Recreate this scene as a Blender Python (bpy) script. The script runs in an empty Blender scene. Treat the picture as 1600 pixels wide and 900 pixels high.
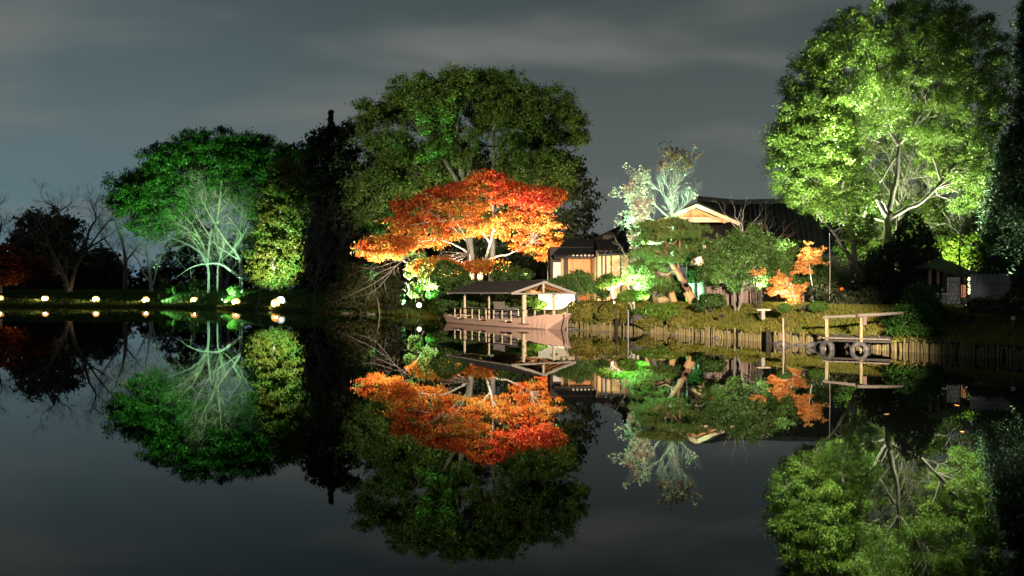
import bpy, math, random
import numpy as np
from mathutils import Vector, Matrix

# ------------------------------------------------------------------ camera, sky, exposure
SC = bpy.context.scene
COL = SC.collection
F, HOR, CAMZ = 1386.0, 455.0, 2.0           # focal length in photo pixels, horizon row, eye height above the water

cam_d = bpy.data.cameras.new("camera")
cam_d.sensor_fit = 'HORIZONTAL'
cam_d.sensor_width = 36.0
cam_d.lens = 36.0 * F / 1600.0
cam_d.shift_y = 5.0 / 1600.0
cam_d.clip_start = 0.1
cam_d.clip_end = 5000
cam = bpy.data.objects.new("camera", cam_d)
COL.objects.link(cam)
cam.location = (0, 0, CAMZ)
cam.rotation_euler = (math.radians(90), 0, 0)
SC.camera = cam

SC.view_settings.view_transform = 'Standard'
SC.view_settings.look = 'None'
SC.view_settings.exposure = 0.0
SC.view_settings.gamma = 1.0
SC.render.engine = 'CYCLES'
SC.cycles.use_denoising = True
SC.cycles.max_bounces = 6
SC.cycles.diffuse_bounces = 2
SC.cycles.glossy_bounces = 4
SC.cycles.transmission_bounces = 3
SC.cycles.caustics_reflective = False
SC.cycles.caustics_refractive = False
SC.cycles.sample_clamp_indirect = 3.0


def srgb(r, g, b):
    f = lambda c: (c / 255 / 12.92) if c <= 10 else ((c / 255 + 0.055) / 1.055) ** 2.4
    return (f(r), f(g), f(b))


def make_world():
    w = bpy.data.worlds.new("World")
    SC.world = w
    w.use_nodes = True
    nt = w.node_tree
    N, L = nt.nodes, nt.links
    for n in list(N):
        N.remove(n)
    out = N.new('ShaderNodeOutputWorld')
    bg = N.new('ShaderNodeBackground')
    bg2 = N.new('ShaderNodeBackground')
    add = N.new('ShaderNodeAddShader')
    sky = N.new('ShaderNodeTexSky')
    sky.sky_type = 'NISHITA'
    sky.sun_disc = False
    sky.sun_elevation = math.radians(-4.0)
    sky.sun_rotation = math.radians(-60)
    L.new(sky.outputs[0], bg2.inputs[0])
    bg2.inputs[1].default_value = 0.05
    tc = N.new('ShaderNodeTexCoord')
    sep = N.new('ShaderNodeSeparateXYZ')
    L.new(tc.outputs['Generated'], sep.inputs[0])

    def math_(op, a, b=None, clamp=False):
        m = N.new('ShaderNodeMath')
        m.operation = op
        m.use_clamp = clamp
        for i, v in enumerate((a, b)):
            if v is None:
                continue
            if isinstance(v, (int, float)):
                m.inputs[i].default_value = v
            else:
                L.new(v, m.inputs[i])
        return m.outputs[0]

    def ramp(fac, stops):
        r = N.new('ShaderNodeValToRGB')
        e = r.color_ramp.elements
        while len(e) < len(stops):
            e.new(0.5)
        for k, (p, c) in enumerate(stops):
            e[k].position = p
            e[k].color = (*c, 1)
        L.new(fac, r.inputs[0])
        return r.outputs[0]

    def mix(fac, a, b):
        m = N.new('ShaderNodeMix')
        m.data_type = 'RGBA'
        L.new(fac, m.inputs[0])
        L.new(a, m.inputs[6])
        L.new(b, m.inputs[7])
        return m.outputs[2]

    z = math_('MAXIMUM', sep.outputs[2], 0.0)
    # low sky: blue where the city lies to the west, grey green to the east
    west = ramp(z, [(0.0, srgb(84, 116, 134)), (0.07, srgb(88, 114, 124)), (0.17, srgb(88, 106, 110)), (0.30, srgb(70, 86, 91)), (0.6, srgb(50, 60, 64))])
    east = ramp(z, [(0.0, srgb(96, 104, 102)), (0.12, srgb(90, 98, 96)), (0.22, srgb(78, 88, 87)), (0.33, srgb(66, 76, 76)), (0.6, srgb(50, 58, 60))])
    fx = N.new('ShaderNodeMapRange')
    fx.inputs[1].default_value = -0.5
    fx.inputs[2].default_value = 0.1
    fx.interpolation_type = 'SMOOTHSTEP'
    L.new(sep.outputs[0], fx.inputs[0])
    base = mix(fx.outputs[0], west, east)
    # streaky long-exposure clouds on a flat layer overhead
    den = math_('ADD', z, 0.16)
    cx = math_('DIVIDE', sep.outputs[0], den)
    cy = math_('DIVIDE', sep.outputs[1], den)
    comb = N.new('ShaderNodeCombineXYZ')
    L.new(cx, comb.inputs[0])
    L.new(cy, comb.inputs[1])
    mp = N.new('ShaderNodeMapping')
    mp.inputs['Rotation'].default_value = (0, 0, math.radians(-40))
    mp.inputs['Scale'].default_value = (0.75, 1.25, 1)
    mp.inputs['Location'].default_value = (1.9, 0.1, 0)
    L.new(comb.outputs[0], mp.inputs[0])
    no = N.new('ShaderNodeTexNoise')
    no.inputs['Scale'].default_value = 1.25
    no.inputs['Detail'].default_value = 3.0
    no.inputs['Roughness'].default_value = 0.5
    no.inputs['Distortion'].default_value = 0.35
    L.new(mp.outputs[0], no.inputs[0])
    cl = N.new('ShaderNodeMapRange')
    cl.inputs[1].default_value = 0.42
    cl.inputs[2].default_value = 0.72
    cl.interpolation_type = 'SMOOTHSTEP'
    L.new(no.outputs[0], cl.inputs[0])
    rgb = N.new('ShaderNodeRGB')
    rgb.outputs[0].default_value = (*srgb(112, 115, 112), 1)
    # clouds fade into the haze near the horizon
    fade = N.new('ShaderNodeMapRange')
    fade.inputs[1].default_value = 0.05
    fade.inputs[2].default_value = 0.22
    fade.inputs[3].default_value = 0.25
    fade.inputs[4].default_value = 0.88
    L.new(z, fade.inputs[0])
    fac = math_('MULTIPLY', cl.outputs[0], fade.outputs[0])
    col = mix(fac, base, rgb.outputs[0])
    L.new(col, bg.inputs[0])
    bg.inputs[1].default_value = 1.02
    L.new(bg.outputs[0], add.inputs[0])
    L.new(bg2.outputs[0], add.inputs[1])
    L.new(add.outputs[0], out.inputs[0])


make_world()

# ------------------------------------------------------------------ helpers


def P(px, py, D):
    """A point seen at photo pixel (px, py) and D metres away along the view axis."""
    return Vector(((px - 800.0) / F * D, D, CAMZ + (HOR - py) / F * D))


def G(px, D, z):
    return Vector(((px - 800.0) / F * D, D, z))


def thing(name, label, cat, loc=(0, 0, 0), rz=0.0, group=None):
    o = bpy.data.objects.new(name, None)
    o.empty_display_size = 0.2
    COL.objects.link(o)
    o.location = loc
    o.rotation_euler = (0, 0, rz)
    o['label'] = label
    o['category'] = cat
    if group:
        o['group'] = group
    return o


def tag(o, label, cat, group=None):
    o['label'] = label
    o['category'] = cat
    if group:
        o['group'] = group
    return o


class MB:
    def __init__(self):
        self.v, self.f = [], []

    def add(self, vs, fs):
        n = len(self.v)
        self.v.extend([tuple(p) for p in vs])
        self.f.extend([tuple(i + n for i in f) for f in fs])
        return self

    def box(self, c, s, rot=None):
        vs = []
        for z in (-1, 1):
            for x, y in ((-1, -1), (1, -1), (1, 1), (-1, 1)):
                p = Vector((x * s[0] / 2, y * s[1] / 2, z * s[2] / 2))
                if rot is not None:
                    p = rot @ p
                vs.append(p + Vector(c))
        return self.add(vs, [(3, 2, 1, 0), (4, 5, 6, 7), (0, 1, 5, 4), (1, 2, 6, 5), (2, 3, 7, 6), (3, 0, 4, 7)])

    def bar(self, a, b, w, h=None, up=(0, 0, 1)):
        """rectangular bar from a to b, w wide, h high"""
        a, b = Vector(a), Vector(b)
        h = h or w
        d = (b - a).normalized()
        s = d.cross(Vector(up))
        if s.length < 1e-4:
            s = d.cross(Vector((0, 1, 0)))
        s.normalize()
        u = s.cross(d)
        vs = []
        for p in (a, b):
            for i, j in ((-1, -1), (1, -1), (1, 1), (-1, 1)):
                vs.append(p + s * (i * w / 2) + u * (j * h / 2))
        return self.add(vs, [(3, 2, 1, 0), (4, 5, 6, 7), (0, 1, 5, 4), (1, 2, 6, 5), (2, 3, 7, 6), (3, 0, 4, 7)])

    def prism(self, pts, ext):
        """polygon pts extruded by vector ext"""
        n = len(pts)
        a = [Vector(p) for p in pts]
        b = [p + Vector(ext) for p in a]
        fs = [tuple(range(n))[::-1], tuple(range(n, 2 * n))]
        for i in range(n):
            j = (i + 1) % n
            fs.append((i, j, n + j, n + i))
        return self.add(a + b, fs)

    def tube(self, pts, radii, sides=6, cap=True):
        pts = [Vector(p) for p in pts]
        n = len(pts)
        vs, fs = [], []
        ref = Vector((0.31, 0.87, 0.2)).normalized()
        for i, p in enumerate(pts):
            d = (pts[min(i + 1, n - 1)] - pts[max(i - 1, 0)])
            if d.length < 1e-6:
                d = Vector((0, 0, 1))
            d.normalize()
            s = d.cross(ref)
            if s.length < 1e-3:
                s = d.cross(Vector((1, 0, 0)))
            s.normalize()
            u = s.cross(d)
            r = radii[i] if hasattr(radii, '__len__') else radii
            for k in range(sides):
                a = 2 * math.pi * k / sides
                vs.append(p + s * (r * math.cos(a)) + u * (r * math.sin(a)))
        for i in range(n - 1):
            for k in range(sides):
                k2 = (k + 1) % sides
                fs.append((i * sides + k, i * sides + k2, (i + 1) * sides + k2, (i + 1) * sides + k))
        if cap:
            fs.append(tuple(range(sides))[::-1])
            fs.append(tuple((n - 1) * sides + k for k in range(sides)))
        return self.add(vs, fs)

    def lathe(self, prof, c, sides=12, axis='z'):
        """profile [(r, h)] turned about an axis through c"""
        vs, fs = [], []
        c = Vector(c)
        n = len(prof)
        for r, h in prof:
            for k in range(sides):
                a = 2 * math.pi * k / sides
                x, y = r * math.cos(a), r * math.sin(a)
                vs.append(c + (Vector((x, y, h)) if axis == 'z' else Vector((x, h, y)) if axis == 'y' else Vector((h, x, y))))
        for i in range(n - 1):
            for k in range(sides):
                k2 = (k + 1) % sides
                fs.append((i * sides + k, i * sides + k2, (i + 1) * sides + k2, (i + 1) * sides + k))
        if prof[0][0] > 1e-4:
            fs.append(tuple(range(sides))[::-1])
        if prof[-1][0] > 1e-4:
            fs.append(tuple((n - 1) * sides + k for k in range(sides)))
        return self.add(vs, fs)

    def build(self, name, m, parent=None, local=False, smooth=False):
        off = Vector((0, 0, 0))
        if parent is not None and not local:
            off = parent.location if parent.parent is None else parent.location + parent.parent.location
        me = bpy.data.meshes.new(name)
        me.from_pydata([(p[0] - off.x, p[1] - off.y, p[2] - off.z) for p in self.v], [], self.f)
        me.update()
        if smooth:
            for p in me.polygons:
                p.use_smooth = True
        me.materials.append(m)
        o = bpy.data.objects.new(name, me)
        COL.objects.link(o)
        if parent is not None:
            o.parent = parent
        return o


def quads_object(name, V, m, parent=None, nv=4):
    """V: (N*nv, 3) array; every nv verts are one face."""
    if parent is not None:
        V = V - np.array(parent.location)[None, :]
    nV = len(V)
    nF = nV // nv
    me = bpy.data.meshes.new(name)
    me.vertices.add(nV)
    me.vertices.foreach_set('co', V.astype(np.float32).ravel())
    me.loops.add(nV)
    me.loops.foreach_set('vertex_index', np.arange(nV, dtype=np.int32))
    me.polygons.add(nF)
    me.polygons.foreach_set('loop_start', np.arange(0, nV, nv, dtype=np.int32))
    me.update(calc_edges=True)
    me.materials.append(m)
    o = bpy.data.objects.new(name, me)
    COL.objects.link(o)
    if parent is not None:
        o.parent = parent
    return o


def unit(a):
    return a / (np.linalg.norm(a, axis=1, keepdims=True) + 1e-9)


def leaf_verts(C, nrm, size, aspect, rng, bias=0.8, fold=0.18):
    """rhombic, slightly folded leaves at C, facing roughly nrm"""
    n = len(C)
    N = unit(nrm * bias + rng.normal(size=(n, 3)) * 0.6)
    T = unit(np.cross(N, rng.normal(size=(n, 3))))
    B = np.cross(N, T)
    s = size * rng.uniform(0.5, 1.5, (n, 1))
    a = C + T * s * 0.5 - N * s * fold
    b = C + B * s * 0.5 * aspect + T * s * 0.08
    c = C - T * s * 0.5 - N * s * fold * 0.6
    d = C - B * s * 0.5 * aspect + T * s * 0.08
    V = np.empty((n, 4, 3))
    V[:, 0], V[:, 1], V[:, 2], V[:, 3] = a, b, c, d
    return V.reshape(-1, 3)


def leaf_tris(C, nrm, size, aspect, rng, bias=0.8):
    """small pointed leaves of one triangle each, for crowns whose leaves are a pixel or two across"""
    n = len(C)
    N = unit(nrm * bias + rng.normal(size=(n, 3)) * 0.6)
    T = unit(np.cross(N, rng.normal(size=(n, 3))))
    B = np.cross(N, T)
    s = size * rng.uniform(0.5, 1.5, (n, 1))
    V = np.empty((n, 3, 3))
    V[:, 0] = C + T * s * 0.62
    V[:, 1] = C - T * s * 0.45 + B * s * (aspect * 0.62)
    V[:, 2] = C - T * s * 0.45 - B * s * (aspect * 0.62)
    return V.reshape(-1, 3)


def needle_verts(C, dirs, length, width, rng):
    """narrow triangles, one per needle tuft"""
    n = len(C)
    D = unit(dirs + rng.normal(size=(n, 3)) * 0.45)
    S = unit(np.cross(D, rng.normal(size=(n, 3))))
    l = length * rng.uniform(0.6, 1.3, (n, 1))
    V = np.empty((n, 3, 3))
    V[:, 0] = C + S * width * 0.5
    V[:, 1] = C - S * width * 0.5
    V[:, 2] = C + D * l
    return V.reshape(-1, 3)


def in_poly(pts, poly):
    x, y = pts[:, 0], pts[:, 1]
    inside = np.zeros(len(pts), bool)
    n = len(poly)
    for i in range(n):
        x1, y1 = poly[i]
        x2, y2 = poly[(i + 1) % n]
        cond = ((y1 > y) != (y2 > y))
        xi = (x2 - x1) * (y - y1) / ((y2 - y1) if y2 != y1 else 1e-9) + x1
        inside ^= cond & (x < xi)
    return inside


def dist_poly(pts, poly, closed=True):
    d = np.full(len(pts), 1e9)
    n = len(poly)
    for i in range(n if closed else n - 1):
        a = np.array(poly[i], float)
        b = np.array(poly[(i + 1) % n], float)
        ab = b - a
        t = np.clip(((pts - a) @ ab) / (ab @ ab + 1e-9), 0, 1)
        d = np.minimum(d, np.linalg.norm(pts - (a + t[:, None] * ab), axis=1))
    return d


def crown_clumps(poly, D, n, rc, rng, depth=1.0, shell=0.55, holes=(), maxdepth=None, edge=0.55, space=0.85):
    """clump centres filling the solid whose outline (from the front) is poly (photo px at distance D);
    its depth swells like the outline's own width.  Returns centres (world) and outward directions."""
    poly = [tuple(p) for p in poly]
    k = D / F
    W = [((p[0] - 800) * k, CAMZ + (HOR - p[1]) * k) for p in poly]
    A = np.array(W)
    lo, hi = A.min(0), A.max(0)
    H = [((h[0] - 800) * k, CAMZ + (HOR - h[1]) * k, h[2] * k, h[3] * k) for h in holes]
    probe = rng.uniform(lo, hi, (3000, 2))
    R = dist_poly(probe[in_poly(probe, W)], W).max()
    out = []
    tries = 0
    while len(out) < n and tries < 110:
        tries += 1
        q = rng.uniform(lo, hi, (400, 2))
        q = q[in_poly(q, W)]
        if not len(q):
            continue
        d = dist_poly(q, W)
        ok = d > rc * edge
        q, d = q[ok], d[ok]
        dd = np.minimum(d, R)
        th = np.sqrt(np.maximum(dd * (2 * R - dd), 0)) * depth
        if maxdepth:
            th = np.minimum(th, maxdepth)
        u = rng.uniform(-1, 1, len(q))
        y = np.sign(u) * np.abs(u) ** shell * np.maximum(th - rc * 0.5, 0)
        for (x, z), yy in zip(q, y):
            bad = False
            for hx, hz, hw, hh in H:
                if ((x - hx) / hw) ** 2 + ((z - hz) / hh) ** 2 < 1:
                    bad = True
                    break
            if bad:
                continue
            c = np.array((x, D + yy, z))
            if out:
                O = np.array(out[-600:])
                if np.min(np.linalg.norm(O - c, axis=1)) < rc * space:
                    if tries < 100:
                        continue
            out.append(c)
            if len(out) >= n:
                break
    C = np.array(out)
    cen = np.array(((lo[0] + hi[0]) / 2, D, lo[1] + (hi[1] - lo[1]) * 0.35))
    return C, unit(C - cen)


def clump_leaves(C, O, rc, per, rng, flat=0.75, hollow=0.5, up=0.5, sprays=10, loose=0.21):
    """leaf positions and normals: every bunch (radius rc round its centre in C) is a handful of ragged sprays"""
    n = len(C)
    k = sprays
    d = unit(rng.normal(size=(n * k, 3)))
    o = np.repeat(O, k, 0)
    # more sprays on the outward and upper side of a bunch
    d = unit(d + o * 0.45 + np.array((0, 0, up * 0.5)))
    rb = rc * np.repeat(rng.uniform(0.65, 1.3, (n, 1)), k, 0)
    sc = np.repeat(C, k, 0) + d * rb * rng.uniform(hollow, 1.12, (n * k, 1)) * np.array((1, 1, flat))
    # leaves gather round a spray's own short axis, which points outward
    m = max(int(per / k), 1)
    w = rng.uniform(0.5, 1.6, n * k)
    cnt = np.maximum((m * w).astype(int), 2)
    idx = np.repeat(np.arange(n * k), cnt)
    t = rng.normal(0, 1, (len(idx), 3)) * np.array((1, 1, max(flat, 0.35)))
    ax = rng.normal(0, 0.5, (len(idx), 1))
    s = (rb[idx] * loose) * rng.uniform(0.6, 1.2, n * k)[idx][:, None]
    p = sc[idx] + t * s + d[idx] * ax * s * 1.4
    nr = unit(d[idx] + t * 0.35)
    return p, nr


def rec_twig(mb, p, d, L, r, lev, rng, up=0.15, spread=0.75, kids=4, seg=4, sides=3, wig=0.16):
    pts, rad = [Vector(p)], [r]
    q = Vector(p)
    dd = Vector(d).normalized()
    dirs = [dd.copy()]
    for i in range(seg):
        dd = (dd + Vector(rng.normal(0, wig, 3)) + Vector((0, 0, up * 0.35))).normalized()
        q = q + dd * (L / seg)
        pts.append(q.copy())
        rad.append(max(r * (1 - (i + 1) / seg * 0.8), r * 0.2))
        dirs.append(dd.copy())
    mb.tube(pts, rad, sides, cap=False)
    tips = [(pts[-1], dirs[-1])]
    if lev > 0:
        for k in range(kids):
            t = rng.uniform(0.25, 1.0)
            i = min(int(t * seg), seg - 1)
            f = t * seg - i
            pp = pts[i].lerp(pts[i + 1], f)
            side = dirs[i].cross(Vector(rng.normal(0, 1, 3)))
            if side.length < 1e-4:
                continue
            side.normalize()
            nd = (dirs[i] * (1 - spread * 0.5) + side * spread).normalized()
            tips += rec_twig(mb, pp, nd, L * rng.uniform(0.45, 0.7), rad[i] * 0.72, lev - 1, rng, up, spread, kids, max(seg - 1, 2), 3, wig)
    return tips


def smooth_path(pts, n=3):
    """Catmull-Rom through pts"""
    pts = [Vector(p) for p in pts]
    if len(pts) < 3:
        return pts
    out = []
    for i in range(len(pts) - 1):
        p0 = pts[max(i - 1, 0)]
        p1, p2 = pts[i], pts[i + 1]
        p3 = pts[min(i + 2, len(pts) - 1)]
        for k in range(n):
            t = k / n
            out.append(0.5 * ((2 * p1) + (p2 - p0) * t + (2 * p0 - 5 * p1 + 4 * p2 - p3) * t * t + (3 * p1 - p0 - 3 * p2 + p3) * t ** 3))
    out.append(pts[-1])
    return out


def limb_path(spec, D, rng=None, wob=0.0):
    """[(px, py, dD?)...] -> smoothed world path"""
    pts = [P(s[0], s[1], D + (s[2] if len(s) > 2 else 0)) for s in spec]
    pts = smooth_path(pts)
    if rng is not None and wob:
        for i in range(1, len(pts)):
            pts[i] = pts[i] + Vector(rng.normal(0, wob, 3))
    return pts


def taper(n, a, b):
    return [a + (b - a) * (i / max(n - 1, 1)) for i in range(n)]


# ------------------------------------------------------------------ materials
MATS = {}


def new_mat(name):
    m = bpy.data.materials.new(name)
    m.use_nodes = True
    nt = m.node_tree
    for n in list(nt.nodes):
        nt.nodes.remove(n)
    return m, nt.nodes, nt.links


def ramp_node(N, L, fac, cols):
    r = N.new('ShaderNodeValToRGB')
    e = r.color_ramp.elements
    n = len(cols)
    while len(e) < n:
        e.new(0.5)
    for i, c in enumerate(cols):
        e[i].position = i / max(n - 1, 1)
        e[i].color = (*c, 1)
    L.new(fac, r.inputs[0])
    return r.outputs[0]


def solid(name, cols, rough=0.7, scale=6.0, bump=0.3, stretch=(1, 1, 1), detail=5, spec=0.3, metal=0.0, dist=0.02, island=0.0, coord='Object'):
    """surface whose colour wanders between cols, with fine relief; island adds a per-piece shift"""
    m, N, L = new_mat(name)
    out = N.new('ShaderNodeOutputMaterial')
    b = N.new('ShaderNodeBsdfPrincipled')
    tc = N.new('ShaderNodeTexCoord')
    mp = N.new('ShaderNodeMapping')
    mp.inputs['Scale'].default_value = stretch
    L.new(tc.outputs[coord], mp.inputs[0])
    no = N.new('ShaderNodeTexNoise')
    no.inputs['Scale'].default_value = scale
    no.inputs['Detail'].default_value = detail
    no.inputs['Roughness'].default_value = 0.6
    L.new(mp.outputs[0], no.inputs[0])
    mr = N.new('ShaderNodeMapRange')
    mr.inputs[1].default_value = 0.3
    mr.inputs[2].default_value = 0.7
    L.new(no.outputs[0], mr.inputs[0])
    fac = mr.outputs[0]
    if island:
        oi = N.new('ShaderNodeObjectInfo')
        ma = N.new('ShaderNodeMath')
        ma.operation = 'MULTIPLY_ADD'
        L.new(oi.outputs['Random'], ma.inputs[0])
        ma.inputs[1].default_value = island
        mb_ = N.new('ShaderNodeMath')
        mb_.operation = 'MULTIPLY'
        L.new(fac, mb_.inputs[0])
        mb_.inputs[1].default_value = 1 - island
        L.new(mb_.outputs[0], ma.inputs[2])
        fac = ma.outputs[0]
    c = ramp_node(N, L, fac, cols)
    L.new(c, b.inputs['Base Color'])
    b.inputs['Roughness'].default_value = rough
    b.inputs['Specular IOR Level'].default_value = spec
    b.inputs['Metallic'].default_value = metal
    if bump:
        bp = N.new('ShaderNodeBump')
        bp.inputs['Strength'].default_value = bump
        bp.inputs['Distance'].default_value = dist
        L.new(no.outputs[0], bp.inputs['Height'])
        L.new(bp.outputs[0], b.inputs['Normal'])
    L.new(b.outputs[0], out.inputs[0])
    return m


def leafy(name, cols, trans=0.35, scale=0.35, rough=0.5, spec=0.35, patch=0.5):
    """leaves: colour by leaf and by patch of the crown, some light passing through"""
    m, N, L = new_mat(name)
    out = N.new('ShaderNodeOutputMaterial')
    geo = N.new('ShaderNodeNewGeometry')
    tc = N.new('ShaderNodeTexCoord')
    no = N.new('ShaderNodeTexNoise')
    no.inputs['Scale'].default_value = scale
    no.inputs['Detail'].default_value = 3
    L.new(tc.outputs['Object'], no.inputs[0])
    mr = N.new('ShaderNodeMapRange')
    mr.inputs[1].default_value = 0.33
    mr.inputs[2].default_value = 0.67
    L.new(no.outputs[0], mr.inputs[0])
    mx = N.new('ShaderNodeMix')
    mx.data_type = 'FLOAT'
    mx.inputs[0].default_value = patch
    L.new(geo.outputs['Random Per Island'], mx.inputs[2])
    L.new(mr.outputs[0], mx.inputs[3])
    c = ramp_node(N, L, mx.outputs[0], cols)
    b = N.new('ShaderNodeBsdfPrincipled')
    L.new(c, b.inputs['Base Color'])
    b.inputs['Roughness'].default_value = rough
    b.inputs['Specular IOR Level'].default_value = spec
    t = N.new('ShaderNodeBsdfTranslucent')
    L.new(c, t.inputs[0])
    ms = N.new('ShaderNodeMixShader')
    ms.inputs[0].default_value = trans
    L.new(b.outputs[0], ms.inputs[1])
    L.new(t.outputs[0], ms.inputs[2])
    L.new(ms.outputs[0], out.inputs[0])
    return m


def emitter(name, col, strength):
    m, N, L = new_mat(name)
    out = N.new('ShaderNodeOutputMaterial')
    e = N.new('ShaderNodeEmission')
    e.inputs[0].default_value = (*col, 1)
    e.inputs[1].default_value = strength
    L.new(e.outputs[0], out.inputs[0])
    return m


M = MATS
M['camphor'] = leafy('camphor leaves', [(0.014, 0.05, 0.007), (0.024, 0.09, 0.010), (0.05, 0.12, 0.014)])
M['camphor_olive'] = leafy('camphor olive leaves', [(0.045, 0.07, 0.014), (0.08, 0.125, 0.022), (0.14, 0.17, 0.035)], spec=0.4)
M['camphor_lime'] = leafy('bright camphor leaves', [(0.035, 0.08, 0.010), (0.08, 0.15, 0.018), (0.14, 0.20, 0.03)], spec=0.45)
M['cedar'] = leafy('cedar sprays', [(0.02, 0.045, 0.022), (0.036, 0.075, 0.038), (0.055, 0.09, 0.048)], trans=0.2)
M['maple'] = leafy('maple leaves', [(0.40, 0.04, 0.010), (0.50, 0.13, 0.02), (0.55, 0.25, 0.045), (0.56, 0.38, 0.09)], trans=0.45, scale=0.45, patch=0.65)
M['maple_red'] = leafy('red maple leaves', [(0.26, 0.014, 0.008), (0.36, 0.028, 0.01), (0.44, 0.06, 0.014), (0.46, 0.12, 0.02)], trans=0.4, scale=0.4, patch=0.6)
M['maple_dark'] = leafy('dark maple leaves', [(0.16, 0.02, 0.01), (0.22, 0.05, 0.012)], trans=0.4)
M['maple_small'] = leafy('orange maple leaves', [(0.40, 0.07, 0.02), (0.48, 0.20, 0.05), (0.5, 0.30, 0.10)], trans=0.45, scale=1.2)
M['yellow'] = leafy('yellow green leaves', [(0.09, 0.06, 0.012), (0.12, 0.13, 0.02), (0.07, 0.16, 0.03), (0.05, 0.13, 0.025)], scale=0.3, patch=0.6)
M['dark'] = leafy('dark evergreen leaves', [(0.016, 0.024, 0.011), (0.03, 0.042, 0.018), (0.045, 0.055, 0.022)], trans=0.15, spec=0.25)
M['olive'] = leafy('olive shrub leaves', [(0.05, 0.065, 0.018), (0.08, 0.10, 0.03), (0.11, 0.12, 0.04)], scale=0.8)
M['pine'] = leafy('pine needles', [(0.045, 0.10, 0.02), (0.09, 0.15, 0.03), (0.17, 0.16, 0.045)], trans=0.2, scale=0.8)
M['garden'] = leafy('garden shrub leaves', [(0.03, 0.07, 0.015), (0.05, 0.11, 0.02), (0.09, 0.14, 0.035)], scale=0.9)
M['lime'] = leafy('bright lime leaves', [(0.05, 0.14, 0.015), (0.10, 0.20, 0.02), (0.16, 0.22, 0.03)], scale=0.9)
M['clipped'] = leafy('clipped shrub leaves', [(0.04, 0.10, 0.012), (0.07, 0.14, 0.02)], scale=2)
M['glow_dish'] = solid('lamp glow dish', [(0.56, 0.30, 0.10), (0.62, 0.35, 0.12)], 0.6, 4, 0.0)  # orange colour of the added dish that imitates a warm halo
M['azalea'] = leafy('azalea leaves', [(0.07, 0.08, 0.014), (0.15, 0.16, 0.026), (0.24, 0.20, 0.04), (0.13, 0.17, 0.03)], scale=0.9)
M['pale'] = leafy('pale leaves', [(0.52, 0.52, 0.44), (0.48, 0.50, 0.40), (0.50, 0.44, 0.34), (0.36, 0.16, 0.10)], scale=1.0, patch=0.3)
M['redleaf'] = leafy('dry red leaves', [(0.30, 0.05, 0.03), (0.34, 0.12, 0.06), (0.4, 0.3, 0.2)], scale=1.0)
M['grass'] = leafy('bank grass', [(0.05, 0.06, 0.010), (0.10, 0.125, 0.015), (0.15, 0.17, 0.02), (0.20, 0.16, 0.026), (0.09, 0.14, 0.018)], trans=0.25, scale=0.5)
M['grass_green'] = leafy('green grass', [(0.05, 0.10, 0.014), (0.09, 0.15, 0.022)], trans=0.25, scale=0.4)
M['fallen'] = leafy('fallen leaves', [(0.26, 0.12, 0.04), (0.32, 0.20, 0.06), (0.22, 0.05, 0.03)], trans=0.1)
M['bark'] = solid('grey bark', [(0.10, 0.09, 0.075), (0.18, 0.165, 0.145), (0.26, 0.245, 0.22)], 0.85, 3, 0.6, (1, 1, 0.3))
M['bark_mid'] = solid('dark grey bark', [(0.05, 0.045, 0.04), (0.09, 0.082, 0.073), (0.13, 0.12, 0.108)], 0.85, 3, 0.6, (1, 1, 0.3))
M['bark_pale'] = solid('pale bark', [(0.30, 0.30, 0.27), (0.42, 0.41, 0.38), (0.52, 0.51, 0.48)], 0.8, 3, 0.5, (1, 1, 0.3))
M['bark_dark'] = solid('dark bark', [(0.04, 0.034, 0.028), (0.075, 0.065, 0.055)], 0.9, 3, 0.6, (1, 1, 0.3))
M['bark_red'] = solid('reddish pine bark', [(0.13, 0.065, 0.045), (0.22, 0.12, 0.08), (0.28, 0.17, 0.12)], 0.85, 5, 0.8, (1, 1, 0.5))
M['straw'] = solid('straw matting', [(0.42, 0.27, 0.12), (0.52, 0.36, 0.18)], 0.9, 14, 0.5, (1, 1, 0.1))
M['twig'] = solid('twig bark', [(0.13, 0.10, 0.09), (0.22, 0.19, 0.17)], 0.85, 4, 0.0)
M['twig_pale'] = solid('pale twig bark', [(0.34, 0.33, 0.30), (0.48, 0.46, 0.43)], 0.8, 4, 0.0)
M['hull'] = solid('pink primer paint', [(0.50, 0.325, 0.25), (0.57, 0.38, 0.295), (0.62, 0.42, 0.335)], 0.55, 3.0, 0.12, (0.5, 1, 4))
M['deckwood'] = solid('weathered deck boards', [(0.10, 0.075, 0.055), (0.17, 0.13, 0.10)], 0.8, 4, 0.3, (0.4, 6, 1), island=0.4)
M['postwood'] = solid('pale post wood', [(0.50, 0.40, 0.28), (0.60, 0.50, 0.36)], 0.65, 6, 0.2, (6, 6, 0.6))
M['greywood'] = solid('grey weathered wood', [(0.22, 0.20, 0.175), (0.34, 0.31, 0.275)], 0.8, 7, 0.3, (0.5, 5, 5))
M['railwood'] = solid('dark rail wood', [(0.045, 0.038, 0.032), (0.075, 0.065, 0.055)], 0.7, 6, 0.2)
M['rafter'] = solid('orange rafter wood', [(0.36, 0.15, 0.06), (0.46, 0.22, 0.09)], 0.7, 6, 0.2, (0.6, 5, 5))
M['boatroof'] = solid('dark roofing felt', [(0.022, 0.021, 0.018), (0.042, 0.040, 0.034), (0.06, 0.056, 0.048)], 0.85, 5, 0.4, (0.5, 3, 3))
M['tile'] = solid('dark roof tile', [(0.012, 0.013, 0.014), (0.022, 0.023, 0.025)], 0.75, 4, 0.3, spec=0.15)
M['tilecap'] = solid('pale tile end', [(0.30, 0.29, 0.27), (0.40, 0.39, 0.36)], 0.6, 8, 0.2)
M['plank'] = solid('orange cedar board', [(0.40, 0.17, 0.075), (0.50, 0.24, 0.11), (0.54, 0.29, 0.15)], 0.7, 5, 0.3, (4, 4, 0.35), island=0.45)
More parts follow.
